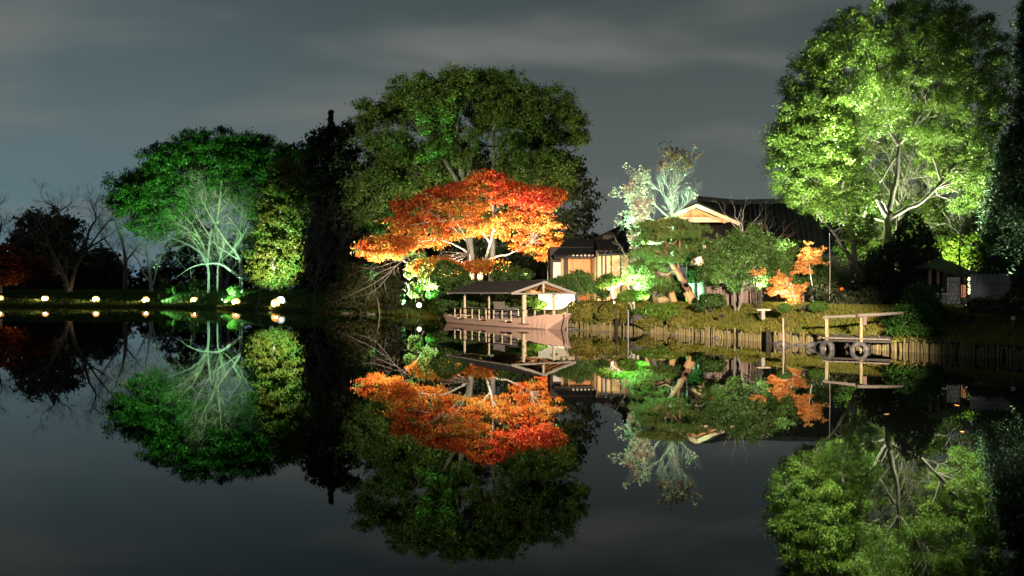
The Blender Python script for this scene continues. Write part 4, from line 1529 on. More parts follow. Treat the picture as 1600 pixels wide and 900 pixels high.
def tree(name, label, D, poly, base, trunks, limbs, n, rc, per, size, leaf, bark, seed, depth=0.9, holes=(), boughs=60, bough_r=0.14, flat=0.75,
         aspect=0.55, group=None, hollow=0.45, maxdepth=None, cat='tree', shell=0.55, dD=0.0, up=0.5, bias=0.8, dens=None, twig=None, edge=0.55, space=0.85, back=0):
    rng = np.random.default_rng(seed)
    t = thing(name, label, cat, base, group=group)
    C, O = crown_clumps(poly, D + dD, n, rc, rng, depth, shell, holes, maxdepth, edge, space)
    if back:
        C2, O2 = crown_clumps(poly, D + dD + rc * 2.6, back, rc, rng, 0.3, shell, holes, rc * 1.5, edge + 0.4, 0.7)
        C, O = np.concatenate([C, C2]), np.concatenate([O, O2])
    p, d = clump_leaves(C, O, rc, per, rng, flat, hollow, up)
    if dens:
        keep = rng.random(len(p)) < dens(p)
        p, d = p[keep], d[keep]
    quads_object('crown', leaf_tris(p, d, size, aspect, rng, bias), M[leaf], t, nv=3)
    paths = add_limbs(t, D, trunks, limbs, bark, rng)
    if boughs:
        mb = MB()
        reach(paths, C, boughs, bough_r, rng, mb)
        if twig:
            for i in rng.permutation(len(C))[:twig]:
                rec_twig(mb, C[i] - O[i] * rc * 1.2, O[i] + np.array((0, 0, 0.3)), rc * 2.0, 0.02, 1, rng)
        mb.build('boughs', M[bark], t)['kind'] = 'stuff'
    return t


def bare_tree(name, label, D, base, trunks, limbs, bark, twigm, seed, density=1.0, L=2.2, r=0.03, lev=2, start=0.3, up=0.25, spread=0.8, group=None, kids=4, cat='tree', step=0.5, dirbias=None):
    rng = np.random.default_rng(seed)
    t = thing(name, label, cat, base, group=group)
    paths = add_limbs(t, D, trunks, limbs, bark, rng, 0.03)
    mb = MB()
    tips = []
    for pa, r0, r1 in paths:
        n = len(pa)
        length = sum((pa[i + 1] - pa[i]).length for i in range(n - 1))
        m = max(int(length / step * density), 2)
        for k in range(m):
            s = start + (1 - start) * (k + rng.random()) / m
            i = min(int(s * (n - 1)), n - 2)
            p = pa[i].lerp(pa[i + 1], s * (n - 1) - i)
            d = (pa[i + 1] - pa[i]).normalized()
            side = d.cross(Vector(rng.normal(0, 1, 3)))
            if side.length < 1e-3:
                continue
            side.normalize()
            dd = (d * 0.55 + side * spread + Vector((0, 0, up))).normalized()
            rr = min(r, (r0 + (r1 - r0) * s) * 0.6)
            tips += rec_twig(mb, p, dd, L * rng.uniform(0.6, 1.2) * (1.15 - 0.5 * s), rr, lev, rng, up, spread, kids)
        d = (pa[-1] - pa[-2]).normalized()
        tips += rec_twig(mb, pa[-1], d, L, max(r1 * 0.8, r * 0.6), lev, rng, up, spread, kids + 1)
    mb.build('twigs', M[twigm], t)['kind'] = 'stuff'
    return t, tips


def shrub(name, label, blobs, n, size, leaf, seed, base=None, aspect=0.55, group=None, cat='shrub', hollow=0.75, stems=3, stem_mat='bark_dark', bias=0.9, lump=0.12):
    """rounded bushes: blobs = [(centre, (rx, ry, rz))]; leaves fill the outer shell, stems inside"""
    rng = np.random.default_rng(seed)
    c0 = Vector(blobs[0][0])
    base = Vector(base) if base is not None else Vector((c0.x, c0.y, gz(c0.x, c0.y)))
    t = thing(name, label, cat, base, group=group)
    vol = [b[1][0] * b[1][2] for b in blobs]
    pts, nr = [], []
    for (c, r), v in zip(blobs, vol):
        k = int(n * v / sum(vol))
        d = unit(rng.normal(size=(k, 3)))
        ph = rng.uniform(0, 6, 3)
        rad = rng.uniform(hollow, 1.0, (k, 1)) ** 0.6 * (1 + lump * (np.sin(d[:, :1] * 5 + ph[0]) + np.sin(d[:, 1:2] * 6 + ph[1]) + np.sin(d[:, 2:] * 5 + ph[2])))
        pts.append(np.array(c) + d * rad * np.array(r))
        nr.append(d)
    pts, nr = np.concatenate(pts), np.concatenate(nr)
    low = pts[:, 2] < base.z - 0.05
    pts[low, 2] = base.z + rng.uniform(0, 0.2, low.sum())
    quads_object('foliage', leaf_verts(pts, nr, size, aspect, rng, bias), M[leaf], t)
    for k in range(stems):
        c, r = blobs[k % len(blobs)]
        q = Vector(c) + Vector(rng.normal(0, 0.3, 3)) * r[0] + Vector((0, 0, r[2] * 0.3))
        b0 = base + Vector((rng.normal(0, 0.1), rng.normal(0, 0.1), -0.1))
        b0 = b0.lerp(Vector((c[0], c[1], b0.z)), 0.4)
        MB().tube(smooth_path([b0, b0.lerp(q, 0.5) + Vector(rng.normal(0, 0.06, 3)), q], 2), taper(5, 0.03 + 0.03 * r[0], 0.012), 5).build('stem', M[stem_mat], t)
    return t


def B(px, py, D, rx, ry, rz):
    """blob with its radii given in photo pixels (rx, rz) and metres (ry)"""
    return (P(px, py, D), (rx * D / F, ry, rz * D / F))


# --- left camphor
LC = [(168, 312), (176, 287), (198, 265), (226, 264), (232, 240), (262, 217), (300, 206), (340, 200), (380, 203), (420, 213), (452, 230), (474, 236), (484, 262), (470, 330),
      (440, 362), (405, 352), (375, 340), (335, 330), (300, 344), (268, 374), (234, 378), (203, 362), (180, 336)]
tree('camphor_tree', 'broad domed camphor tree lit vivid green above pale trunks at the far shore', 130, LC, on_ground(330, 130),
     [([(345, 455), (343, 410), (340, 350)], 0.36, 0.22), ([(352, 455), (362, 400), (380, 340)], 0.30, 0.16), ([(338, 455), (325, 400), (300, 350)], 0.30, 0.15)],
     [([(300, 350), (280, 330), (262, 315), (230, 295)], 0.16, 0.06), ([(340, 350), (345, 300), (352, 262), (372, 235)], 0.2, 0.06), ([(380, 340), (400, 310), (420, 280), (440, 255)], 0.16, 0.05),
      ([(340, 360), (318, 300), (295, 260)], 0.16, 0.05), ([(310, 370), (270, 345), (215, 325)], 0.14, 0.05), ([(380, 340), (388, 300), (392, 268)], 0.13, 0.05), ([(345, 330), (365, 300), (380, 270)], 0.12, 0.05)],
     260, 1.5, 470, 0.27, 'camphor', 'bark', 11, space=1.0, edge=0.6, back=90, hollow=0.5, depth=0.85, boughs=120, bough_r=0.10, holes=[(300, 275, 10, 8), (385, 290, 10, 12), (352, 322, 30, 10)])

# --- dark domed tree right behind it
tree('evergreen_tree', 'black evergreen crown behind the yellow green tree and the camphor', 140, [(430, 250), (450, 225), (478, 230), (492, 262), (498, 330), (500, 420), (440, 430), (430, 330)],
     on_ground(465, 140), [([(465, 455), (466, 330)], 0.5, 0.2)], [], 90, 1.7, 140, 0.5, 'dark', 'bark_dark', 12, boughs=15)

# --- yellow green tree
YT = [(437, 250), (455, 243), (472, 262), (482, 300), (486, 330), (476, 372), (470, 400), (474, 425), (462, 448), (430, 452), (402, 448), (384, 425), (388, 385), (400, 350), (405, 300), (418, 268)]
tree('yellow_tree', 'narrow tree with yellow green autumn leaves above the paired shore lamps', 104, YT, on_ground(428, 104),
     [([(424, 458), (428, 400), (438, 330), (446, 270)], 0.26, 0.06)], [([(428, 420), (445, 390), (462, 360)], 0.1, 0.03), ([(430, 400), (412, 370), (400, 345)], 0.1, 0.03)],
     150, 1.0, 220, 0.27, 'yellow', 'bark_pale', 13, depth=0.8, boughs=60, bough_r=0.06, hollow=0.2)

# --- spire conifers behind, between the two camphors
def conifer(name, label, D, px, top, base_py, w, seed, n=900, leaf='dark', tiers=30, size=0.6, group=None, droop=0.25):
    rng = np.random.default_rng(seed)
    base = on_ground(px, D)
    t = thing(name, label, 'tree', base, group=group)
    tp = P(px, top, D)
    H = tp.z - base.z
    MB().tube([base - Vector((0, 0, .3)), base.lerp(tp, 0.5), tp], [0.018 * H + 0.1, 0.01 * H + 0.05, 0.02], 7).build('trunk', M['bark_dark'], t)
    R = w * D / F
    z0 = CAMZ + (HOR - base_py) / F * D
    pts, dr = [], []
    mb = MB()
    for i in range(tiers):
        f = (i + 0.5) / tiers
        z = z0 + (tp.z - z0) * f
        rr = R * (1 - f) ** 0.75 * rng.uniform(0.75, 1.15) + 0.05
        k = max(int(5 + 7 * (1 - f)), 4)
        for j in range(k):
            a = rng.uniform(0, 2 * math.pi)
            L = rr * rng.uniform(0.7, 1.1)
            d = np.array((math.cos(a), math.sin(a), 0))
            p0 = np.array((base.x, base.y, z))
            tip = p0 + d * L + np.array((0, 0, -droop * L + 0.1 * L))
            mb.tube([p0, tip], [0.03 + 0.01 * L, 0.01], 3, cap=False)
            m = int(n / tiers / k * (L + 0.25) * 4.6)
            u = rng.uniform(0.1, 1, (m, 1)) ** 0.7
            q = p0 + (tip - p0) * u + rng.normal(0, 0.14 * L + 0.08, (m, 3)) * np.array((1, 1, 0.6))
            pts.append(q)
            dr.append(np.tile(d * 0.5 + np.array((0, 0, 0.4)), (m, 1)))
    mb.build('branches', M['bark_dark'], t)['kind'] = 'stuff'
    pts, dr = np.concatenate(pts), np.concatenate(dr)
    quads_object('crown', leaf_tris(pts, dr, size, 0.4, rng, 0.5), M[leaf], t, nv=3)
    return t


conifer('conifer_tree', 'dark spire topped conifer between the two broad camphors', 112, 517, 172, 420, 20, 21, n=3000, size=0.36, tiers=64)
tree('evergreen_tree', 'black evergreen mass wrapped round the spire topped conifer', 113, [(476, 250), (484, 222), (494, 206), (505, 200), (512, 186), (526, 190), (534, 200), (548, 188), (558, 225), (564, 300), (562, 470), (478, 470)],
     on_ground(505, 113), [([(505, 462), (506, 300)], 0.4, 0.15)], [], 150, 1.15, 260, 0.34, 'dark', 'bark_dark', 22, depth=0.7, boughs=20, edge=0.3)

# --- big camphor
BC = [(538, 190), (545, 172), (566, 153), (590, 152), (610, 126), (650, 111), (690, 103), (745, 97), (790, 104), (832, 120), (862, 138), (895, 145), (914, 180), (930, 200), (930, 232),
      (912, 252), (905, 300), (885, 330), (840, 330), (780, 325), (720, 318), (680, 330), (640, 350), (600, 375), (565, 372), (540, 340), (535, 300), (552, 268), (580, 250), (555, 235), (545, 215)]
BH = [(605, 208, 44, 15), (655, 215, 20, 22), (733, 205, 15, 40), (772, 228, 24, 38), (745, 262, 22, 16), (806, 205, 10, 22), (822, 238, 18, 14), (862, 200, 13, 13), (868, 232, 26, 10), (690, 232, 14, 14), (845, 262, 16, 10), (655, 285, 30, 10)]
tree('camphor_tree', 'tallest camphor tree with gaps showing its limbs behind the red maple', 77, BC, on_ground(735, 77),
     [([(738, 470), (736, 400), (728, 320), (722, 270)], 0.36, 0.22), ([(765, 470), (770, 380), (771, 290), (772, 215), (772, 160)], 0.28, 0.10)],
     [([(722, 275), (716, 225), (714, 170)], 0.3, 0.1), ([(726, 300), (700, 260), (690, 240), (668, 215), (645, 195)], 0.24, 0.07), ([(690, 242), (655, 228), (620, 207), (578, 196)], 0.17, 0.05),
      ([(728, 320), (700, 300), (676, 292), (650, 278)], 0.2, 0.06), ([(728, 310), (735, 250), (742, 190), (735, 140)], 0.24, 0.08), ([(770, 300), (800, 250), (840, 215), (880, 190)], 0.2, 0.06),
      ([(770, 330), (820, 290), (860, 250), (900, 235)], 0.22, 0.06), ([(771, 260), (792, 215), (806, 165)], 0.16, 0.05), ([(727, 340), (690, 330), (650, 322), (610, 310)], 0.2, 0.06)],
     270, 1.15, 640, 0.17, 'camphor_olive', 'bark_mid', 31, back=110, depth=0.62, holes=[(h[0], h[1], h[2] * 0.9 + 2, h[3] * 0.9 + 2) for h in BH], boughs=190, bough_r=0.09, hollow=0.5, space=0.95, edge=0.85)
tree('evergreen_tree', 'dark evergreen filling the back of the tallest camphor down to the house roof', 92, [(540, 300), (565, 240), (620, 225), (690, 232), (740, 250), (800, 245), (850, 250), (890, 240), (915, 260), (930, 310), (933, 365), (920, 400), (870, 440), (720, 440), (560, 440), (520, 380)],
     on_ground(850, 92), [([(850, 460), (850, 300)], 0.5, 0.2)], [], 230, 1.6, 120, 0.45, 'dark', 'bark_dark', 32, depth=0.5, boughs=20)

# --- dark thicket between the yellow tree and the olive shrub
tree('evergreen_tree', 'black evergreen thicket tree over the shore left of the olive shrub', 96, [(485, 300), (520, 270), (560, 260), (580, 330), (590, 400), (575, 440), (540, 470), (490, 475), (478, 420)],
     on_ground(525, 96), [([(525, 470), (525, 330)], 0.4, 0.15)], [], 130, 1.4, 120, 0.42, 'dark', 'bark_dark', 33, depth=0.6, boughs=20)
bare_tree('bare_shrub', 'dim leafless shrub with arching twigs between the yellow tree and the olive shrub', 84, on_ground(490, 84),
          [([(490, 478), (494, 440), (505, 390)], 0.09, 0.03)],
          [([(491, 460), (520, 400), (545, 365)], 0.06, 0.02), ([(491, 450), (475, 395), (484, 350)], 0.06, 0.02), ([(492, 440), (530, 420), (562, 405)], 0.05, 0.02), ([(492, 455), (500, 380), (510, 335)], 0.05, 0.02)],
          'twig', 'twig', 34, density=1.6, L=2.6, r=0.028, lev=2, up=0.3, cat='shrub')

# --- maple
MP = [(553, 384), (575, 369), (602, 364), (616, 345), (617, 318), (625, 308), (660, 302), (690, 290), (712, 282), (735, 273), (765, 268), (800, 284), (830, 292), (866, 296), (872, 316), (848, 332),
      (862, 350), (881, 374), (870, 402), (846, 412), (826, 398), (800, 396), (790, 372), (720, 378), (690, 392), (640, 390), (610, 402), (585, 411), (572, 400)]
rng = np.random.default_rng(41)
mt = thing('maple_tree', 'spreading red and orange maple glowing above the tour boat', 'tree', on_ground(748, 68))
Cs, Os = [], []
for poly, n, dD in ((MP, 128, 0), ([(640, 420), (655, 405), (690, 403), (712, 412), (700, 428), (668, 434), (648, 428)], 20, -3), ([(724, 420), (745, 408), (775, 410), (784, 424), (765, 430), (735, 428)], 14, -3.5),
                    ([(555, 385), (600, 366), (640, 372), (645, 395), (590, 411), (572, 402)], 30, -2.5), ([(800, 300), (866, 297), (872, 316), (848, 332), (810, 325)], 22, -2)):
    C, O = crown_clumps(poly, 68.5 + dD, n, 0.62, rng, 0.55, 0.55, maxdepth=5.0, holes=[(697, 317, 18, 6), (676, 366, 10, 5), (735, 340, 12, 6), (830, 345, 9, 5), (800, 362, 7, 5), (765, 318, 8, 7), (650, 335, 9, 6)] if n == 128 else (), edge=0.5, space=1.15)
    Cs.append(C)
    Os.append(O)
C, O = np.concatenate(Cs), np.concatenate(Os)
p, d = clump_leaves(C, O, 1.0, 430, rng, 0.24, 0.1, 0.8, 9, 0.22)
p = p + rng.normal(0, 0.07, p.shape)
# outside and top turned red; the inner and low gold also imitates lamp overexposure
ripe = (p[:, 2] - P(0, 340, 68.5).z) / 3.2 + np.abs(p[:, 0] - P(735, 0, 68.5).x) / 11.0 + np.sin(p[:, 0] * 0.9 + 1.0) * 0.22 + np.sin(p[:, 2] * 2.3 + p[:, 0] * 0.4) * 0.2 + rng.normal(0, 0.40, len(p))
green = (np.sin(p[:, 0] * 1.7 + 2.0) * np.sin(p[:, 1] * 1.3) * np.sin(p[:, 2] * 2.1 + 0.6) > 0.52) & (ripe < 0.55)
for k, mk in ((~green & (ripe > 0.50), 'maple_red'), (~green & (ripe <= 0.50), 'maple'), (green, 'yellow')):
    quads_object('crown', leaf_verts(p[k], d[k] * 0.7 + np.array((0, -0.4, 0.4)), 0.16, 0.75, rng, 0.45), M[mk], mt)
paths = add_limbs(mt, 68, [([(749, 453), (750, 428), (757, 410), (765, 385), (769, 360)], 0.16, 0.07)],
                  [([(738, 452), (737, 430), (733, 395), (722, 360), (700, 335)], 0.12, 0.03), ([(758, 408), (770, 402), (790, 398), (806, 392), (830, 380)], 0.10, 0.03),
                   ([(768, 365), (790, 340), (818, 322), (842, 308)], 0.10, 0.03), ([(766, 380), (740, 350), (690, 345), (640, 352)], 0.09, 0.03), ([(733, 395), (690, 375), (640, 380), (590, 388)], 0.09, 0.02),
                   ([(769, 360), (770, 320), (764, 285)], 0.09, 0.02), ([(727, 375), (700, 350), (660, 325)], 0.07, 0.02)], 'bark', rng)
mb = MB()
reach(paths, C, 150, 0.04, rng, mb)
mb.build('boughs', M['twig'], mt)['kind'] = 'stuff'
for a, b in (((750, 436), (751, 425)), ((737.5, 438), (737, 428))):
    pa, pb = P(*a, 68), P(*b, 68)
    MB().tube([pa, pb], [0.21, 0.20], 9).build('straw_band', M['straw'], mt)

# --- shrubs on the dark bank left of the boat
shrub('olive_shrub', 'olive leaved shrub drooping to the water below the long bare branches',
      [B(555, 462, 76, 42, 2.2, 22), B(575, 440, 77, 40, 2.0, 26), B(545, 420, 79, 22, 1.6, 22), B(598, 470, 76, 24, 1.6, 14), B(565, 412, 80, 30, 1.6, 22)], 9000, 0.24, 'olive', 51)
bare_tree('branching_shrub', 'shrub with long bare lit branches sweeping down toward the water below the maple', 72, on_ground(650, 72),
          [([(662, 470), (650, 430), (636, 400)], 0.09, 0.05)],
          [([(640, 400), (620, 415), (590, 440), (540, 465)], 0.06, 0.015), ([(635, 402), (610, 412), (580, 420), (556, 417)], 0.045, 0.012), ([(620, 415), (595, 425), (566, 445)], 0.04, 0.012),
           ([(640, 395), (650, 400), (638, 392), (625, 396)], 0.05, 0.02), ([(612, 425), (590, 450), (565, 463)], 0.03, 0.01), ([(645, 410), (600, 408), (560, 425)], 0.03, 0.01)],
          'twig_pale', 'twig_pale', 52, density=0.8, L=1.3, r=0.016, lev=1, up=0.0, cat='shrub')
bare_tree('dark_shrub', 'small mint lit shrub trunk leaning above the single bank lamp', 69.5, on_ground(676, 69.5),
          [([(678, 474), (668, 455), (655, 432), (640, 415)], 0.07, 0.025)], [([(668, 455), (672, 435), (668, 420)], 0.04, 0.015), ([(660, 440), (650, 440), (640, 448)], 0.03, 0.01)],
          'twig_pale', 'twig_pale', 53, density=0.6, L=0.8, r=0.014, lev=1, cat='shrub')
shrub('green_shrub', 'vivid green shrub beside the single bank lamp', [B(650, 452, 70, 12, 0.8, 12), B(678, 462, 69.6, 11, 0.8, 14), B(655, 408, 71, 14, 0.8, 14), B(640, 425, 71, 10, 0.8, 12)], 3200, 0.2, 'garden', 54)
shrub('dark_bush', 'dull brown green bush between the olive shrub and the vivid green one', [B(618, 460, 74, 22, 1.2, 24), B(610, 435, 75, 22, 1.2, 20)], 2600, 0.24, 'dark', 55)
shrub('round_garden_tree', 'dense green garden trees below the maple, behind the boat roof', [B(700, 430, 63, 30, 1.8, 22), B(735, 448, 62, 24, 1.5, 16), B(672, 430, 65, 18, 1.5, 22), B(715, 470, 61, 34, 1.6, 22), B(760, 470, 60, 30, 1.6, 24)], 11000, 0.17, 'garden', 56)
shrub('clipped_pine', 'clipped garden bush right of the maple trunk over the boat roof', [B(790, 428, 61, 24, 1.4, 15), B(818, 430, 61, 18, 1.2, 10), B(805, 445, 60, 26, 1.3, 12)], 5000, 0.16, 'garden', 57)
shrub('yellow_bush', 'bright yellow lit bush seen under the boat roof left of the white wall', [B(826, 468, 52.5, 14, 0.6, 12), B(840, 476, 52, 14, 0.6, 9)], 2200, 0.11, 'lime', 58)
shrub('dark_bush', 'dark bush at the bank edge behind the boat stern', [B(740, 478, 57.5, 34, 0.9, 18), B(700, 478, 60, 26, 1.0, 12), B(790, 482, 54.5, 26, 0.8, 14)], 4200, 0.16, 'garden', 59)

# --- far left group
tree('evergreen_tree', 'black bushy evergreen behind the dark bare tree', 138, [(30, 352), (45, 330), (60, 325), (75, 335), (90, 328), (110, 338), (120, 360), (130, 400), (128, 450), (25, 450), (22, 390)], on_ground(80, 138),
     [([(80, 455), (80, 360)], 0.5, 0.2)], [], 110, 1.7, 120, 0.5, 'dark', 'bark_dark', 61, boughs=10)
tree('evergreen_tree', 'black low evergreen belt right of the dark bare tree', 140, [(120, 400), (140, 390), (165, 385), (180, 405), (184, 455), (120, 455)], on_ground(150, 140),
     [([(150, 455), (150, 400)], 0.4, 0.2)], [], 60, 1.6, 120, 0.5, 'dark', 'bark_dark', 62, boughs=8)
tree('maple_tree', 'dim red maple at the far left beside the water', 118, [(-40, 410), (-10, 385), (20, 378), (38, 395), (40, 430), (25, 447), (-10, 450), (-40, 450)], on_ground(0, 118),
     [([(0, 458), (2, 420), (4, 395)], 0.25, 0.1)], [], 70, 1.0, 130, 0.34, 'maple_dark', 'bark_dark', 63, boughs=20, flat=0.4)
tree('maple_tree', 'dim brown orange tree under the dark bare tree', 126, [(36, 400), (60, 395), (78, 410), (76, 440), (50, 440), (38, 425)], on_ground(58, 126),
     [([(58, 457), (58, 415)], 0.2, 0.1)], [], 36, 1.0, 110, 0.34, 'maple_dark', 'bark_dark', 64, boughs=10, flat=0.4)
bare_tree('bare_tree', 'dark leafless tree with a forked trunk at the far left shore', 117, on_ground(108, 117),
          [([(108, 456), (106, 445), (97, 425), (80, 392), (70, 365)], 0.48, 0.2)],
          [([(72, 385), (50, 372), (20, 364)], 0.2, 0.05), ([(70, 365), (74, 345), (84, 325), (70, 315)], 0.2, 0.05), ([(110, 450), (116, 425), (128, 400), (142, 385), (165, 372)], 0.36, 0.08),
           ([(130, 397), (140, 360), (150, 340), (142, 318)], 0.2, 0.05), ([(140, 385), (165, 350), (175, 345)], 0.15, 0.04), ([(74, 350), (95, 330), (110, 318)], 0.14, 0.04), ([(80, 392), (95, 375), (100, 350)], 0.14, 0.04)],
          'bark_dark', 'twig', 65, density=1.5, L=2.7, r=0.045, lev=3, up=0.2, step=0.9)
bare_tree('bare_tree', 'leafless twiggy tree cut by the left edge of the picture', 130, on_ground(-12, 130), [([(-12, 456), (-8, 400), (2, 350)], 0.4, 0.12)], [([(-8, 400), (10, 380), (25, 362)], 0.2, 0.05), ([(-5, 380), (-20, 350)], 0.2, 0.05)],
          'bark_dark', 'twig', 66, density=1.2, L=4.0, r=0.045, lev=3, up=0.2, step=1.0)
bare_tree('bare_tree', 'grey twig haze tree behind the small pale tree', 134, on_ground(195, 134), [([(195, 456), (196, 410), (190, 370)], 0.4, 0.12)], [([(196, 420), (175, 390), (160, 370)], 0.2, 0.05), ([(196, 410), (215, 385), (228, 370)], 0.2, 0.05), ([(193, 385), (180, 350)], 0.15, 0.04)],
          'twig', 'twig', 67, density=1.6, L=4.0, r=0.04, lev=3, up=0.2, step=0.9)
bare_tree('bare_tree', 'small pale leafless tree with three limbs above a shore lamp', 113, on_ground(236, 113),
          [([(236, 456), (235, 438), (233, 425), (230, 400), (228, 388)], 0.24, 0.08)],
          [([(235, 440), (225, 428), (215, 405), (204, 395)], 0.15, 0.04), ([(238, 448), (245, 420), (252, 398), (262, 385)], 0.12, 0.04), ([(228, 400), (212, 392), (200, 382)], 0.08, 0.03)],
          'bark_pale', 'twig_pale', 68, density=1.2, L=2.8, r=0.025, lev=3, up=0.15, step=0.7)
bare_tree('bare_tree', 'white trunked leafless tree leaning left beside the yellow green tree', 108, on_ground(378, 108),
          [([(378, 458), (377, 445), (376.5, 428), (375, 405), (366, 388), (376, 372), (374, 358), (362, 345), (352, 330)], 0.26, 0.08)],
          [([(377, 434), (362, 424), (346, 413), (330, 411), (308, 414), (288, 424)], 0.24, 0.05), ([(362, 424), (366, 416), (372, 408)], 0.08, 0.03), ([(366, 390), (350, 372), (338, 352), (322, 325), (314, 310)], 0.14, 0.04),
           ([(376, 372), (384, 345), (382, 325)], 0.09, 0.03), ([(372, 405), (345, 388), (330, 375)], 0.10, 0.03)],
          'bark_pale', 'twig_pale', 69, density=1.1, L=2.8, r=0.025, lev=3, up=0.15, step=0.8)
bare_tree('bare_tree', 'slender pale leafless tree with long spreading limbs beside the white trunked tree', 112, on_ground(326, 112),
          [([(326, 458), (326, 430), (325, 405), (328, 370), (332, 345), (325, 320), (322, 305)], 0.17, 0.06)],
          [([(326, 408), (305, 388), (285, 378), (262, 370), (240, 364), (226, 360)], 0.17, 0.04), ([(326, 420), (312, 392), (300, 372), (286, 360)], 0.14, 0.04), ([(328, 370), (312, 345), (302, 322)], 0.12, 0.04),
           ([(330, 355), (345, 340), (362, 330), (378, 318)], 0.10, 0.03), ([(265, 371), (258, 358), (252, 352)], 0.06, 0.03), ([(340, 458), (340, 420), (346, 395), (360, 360)], 0.12, 0.04)],
          'bark_pale', 'twig_pale', 70, density=1.1, L=3.0, r=0.025, lev=3, up=0.2, step=0.8)
for lab, px, D, sd, sp in (('twiggy leafless tree in the gap between the camphor limbs and the pale trees', 345, 122, 76, [(345, 456), (342, 420), (345, 385)]),):
    bare_tree('bare_tree', lab, D, on_ground(px, D), [(sp, 0.18, 0.08)],
              [([(px - 2, 415), (px - 30, 385), (px - 52, 360)], 0.1, 0.03), ([(px - 1, 410), (px + 28, 380), (px + 45, 345)], 0.1, 0.03), ([(px - 2, 400), (px - 12, 365), (px - 20, 335)], 0.1, 0.03), ([(px, 405), (px + 8, 365), (px + 14, 335)], 0.08, 0.03)],
              'bark', 'twig', sd, density=0.9, L=3.4, r=0.024, lev=3, up=0.2, step=0.8)
for lab, px, py, D, rx, rz, sd in (('large round clipped shrub left of the slender pale tree', 259, 452.5, 114, 10, 9.0, 71), ('tiny round clipped shrub between two larger ones', 273.5, 453, 113.5, 4.2, 6, 72),
                                   ('tall egg shaped clipped shrub right of the tiny round one', 282.5, 451, 114, 6, 10, 73), ('round clipped shrub at the foot of the white trunk', 366, 453, 106, 10, 9.0, 74), ('dim round bush behind the slender pale tree', 308, 447, 117, 16, 12, 75)):
    shrub('clipped_shrub', lab, [B(px, py, D, rx, rx * D / F, rz)], 1100 if sd < 75 else 1500, 0.2, 'clipped', sd, group='clipped shrubs on the far bank', hollow=0.85, stems=1, lump=0.04)

# --- garden around the tea house
def pine_pads(t, pads, D, n, rng, length=0.16, width=0.02, leaf='pine'):
    """flat cloud pads of pine needles in tufts: (px, py, dD, rx px, rz px)"""
    pts, dr = [], []
    tot = sum(p[3] * p[4] for p in pads)
    for px, py, dD, rx, rz in pads:
        c = np.array(P(px, py, D + dD))
        k = max(int(n * rx * rz / tot / 14), 3)
        d = rng.normal(0, 0.55, (k, 3)) * np.array((0.86, 0.9, 0.55))
        d[:, 2] = d[:, 2] * 0.8 - 0.45 * (d[:, 0] ** 2 + d[:, 1] ** 2)
        r = np.array((rx * D / F, rx * D / F * 0.8, rz * 1.5 * D / F))
        tc = np.repeat(c + d * r, 14, 0)
        td = np.repeat(d * 0.5 + np.array((0, 0, 0.7)), 14, 0)
        pts.append(tc + rng.normal(0, 0.03, tc.shape))
        dr.append(td + rng.normal(0, 0.45, td.shape))
    pts, dr = np.concatenate(pts), np.concatenate(dr)
    quads_object('crown', needle_verts(pts, dr, length, width, rng), M[leaf], t, nv=3)
    return pts


rng = np.random.default_rng(81)
pt = thing('pine_tree', 'leaning pine with a red brown trunk and straw band before the tea house', 'tree', on_ground(1090, 46))
pads = [(1050, 347, 0.3, 34, 7), (1016, 352, -0.4, 24, 6), (1086, 357, 0.6, 22, 6), (1058, 366, -0.7, 34, 7), (1020, 372, 0.5, 28, 7), (1094, 377, 0.2, 17, 6), (1046, 386, 0.7, 36, 7), (1006, 394, -0.5, 22, 7),
        (1080, 392, -0.9, 22, 6), (1036, 404, -0.4, 28, 7), (1066, 405, 0.6, 16, 5), (1000, 412, 0.3, 15, 5), (1030, 360, 1.2, 26, 8), (1070, 376, 1.3, 26, 8), (1024, 417, 0.2, 15, 5)]
pine_pads(pt, pads, 46, 40000, rng, 0.20, 0.026)
pp = add_limbs(pt, 46, [([(1092, 496), (1087, 480), (1078, 458), (1068, 440), (1058, 425), (1048, 412), (1041, 398), (1044, 380)], 0.24, 0.10)],
               [([(1060, 428), (1059, 410), (1062, 385), (1060, 360)], 0.10, 0.04), ([(1046, 408), (1030, 395), (1015, 388)], 0.07, 0.02), ([(1044, 390), (1060, 372), (1080, 362)], 0.07, 0.02), ([(1043, 385), (1030, 362), (1022, 350)], 0.06, 0.02), ([(1058, 425), (1048, 424), (1040, 430), (1028, 424)], 0.06, 0.02)], 'bark_red', rng)
MB().tube([P(1073.5, 455, 46), P(1078, 463, 46), P(1083.5, 473.5, 46)], [0.235, 0.25, 0.255], 10).build('straw_band', M['straw'], pt)

rng = np.random.default_rng(82)
pt = thing('pine_tree', 'shorter mint lit pine with a straw band beside the leaning pine', 'tree', on_ground(1058, 47.5))
pads = [(1002, 430, 0, 22, 6), (1025, 440, -0.4, 28, 6), (1000, 418, 0.4, 18, 6), (1040, 450, -0.3, 20, 5), (1012, 450, 0.3, 20, 5), (1045, 435, 0.3, 18, 5)]
pine_pads(pt, pads, 47.5, 11000, rng, 0.18, 0.026)
add_limbs(pt, 47.5, [([(1058, 490), (1052, 468), (1047, 450), (1044, 430), (1040, 424)], 0.15, 0.08)], [([(1045, 435), (1030, 428), (1015, 426), (1002, 432)], 0.07, 0.02), ([(1047, 450), (1030, 446), (1015, 450)], 0.05, 0.02), ([(1044, 430), (1052, 424), (1064, 425)], 0.05, 0.02)], 'bark_red', rng)
MB().tube([P(1048.5, 455, 47.5), P(1051, 464, 47.5), P(1053.5, 472, 47.5)], [0.165, 0.17, 0.17], 10).build('straw_band', M['straw'], pt)

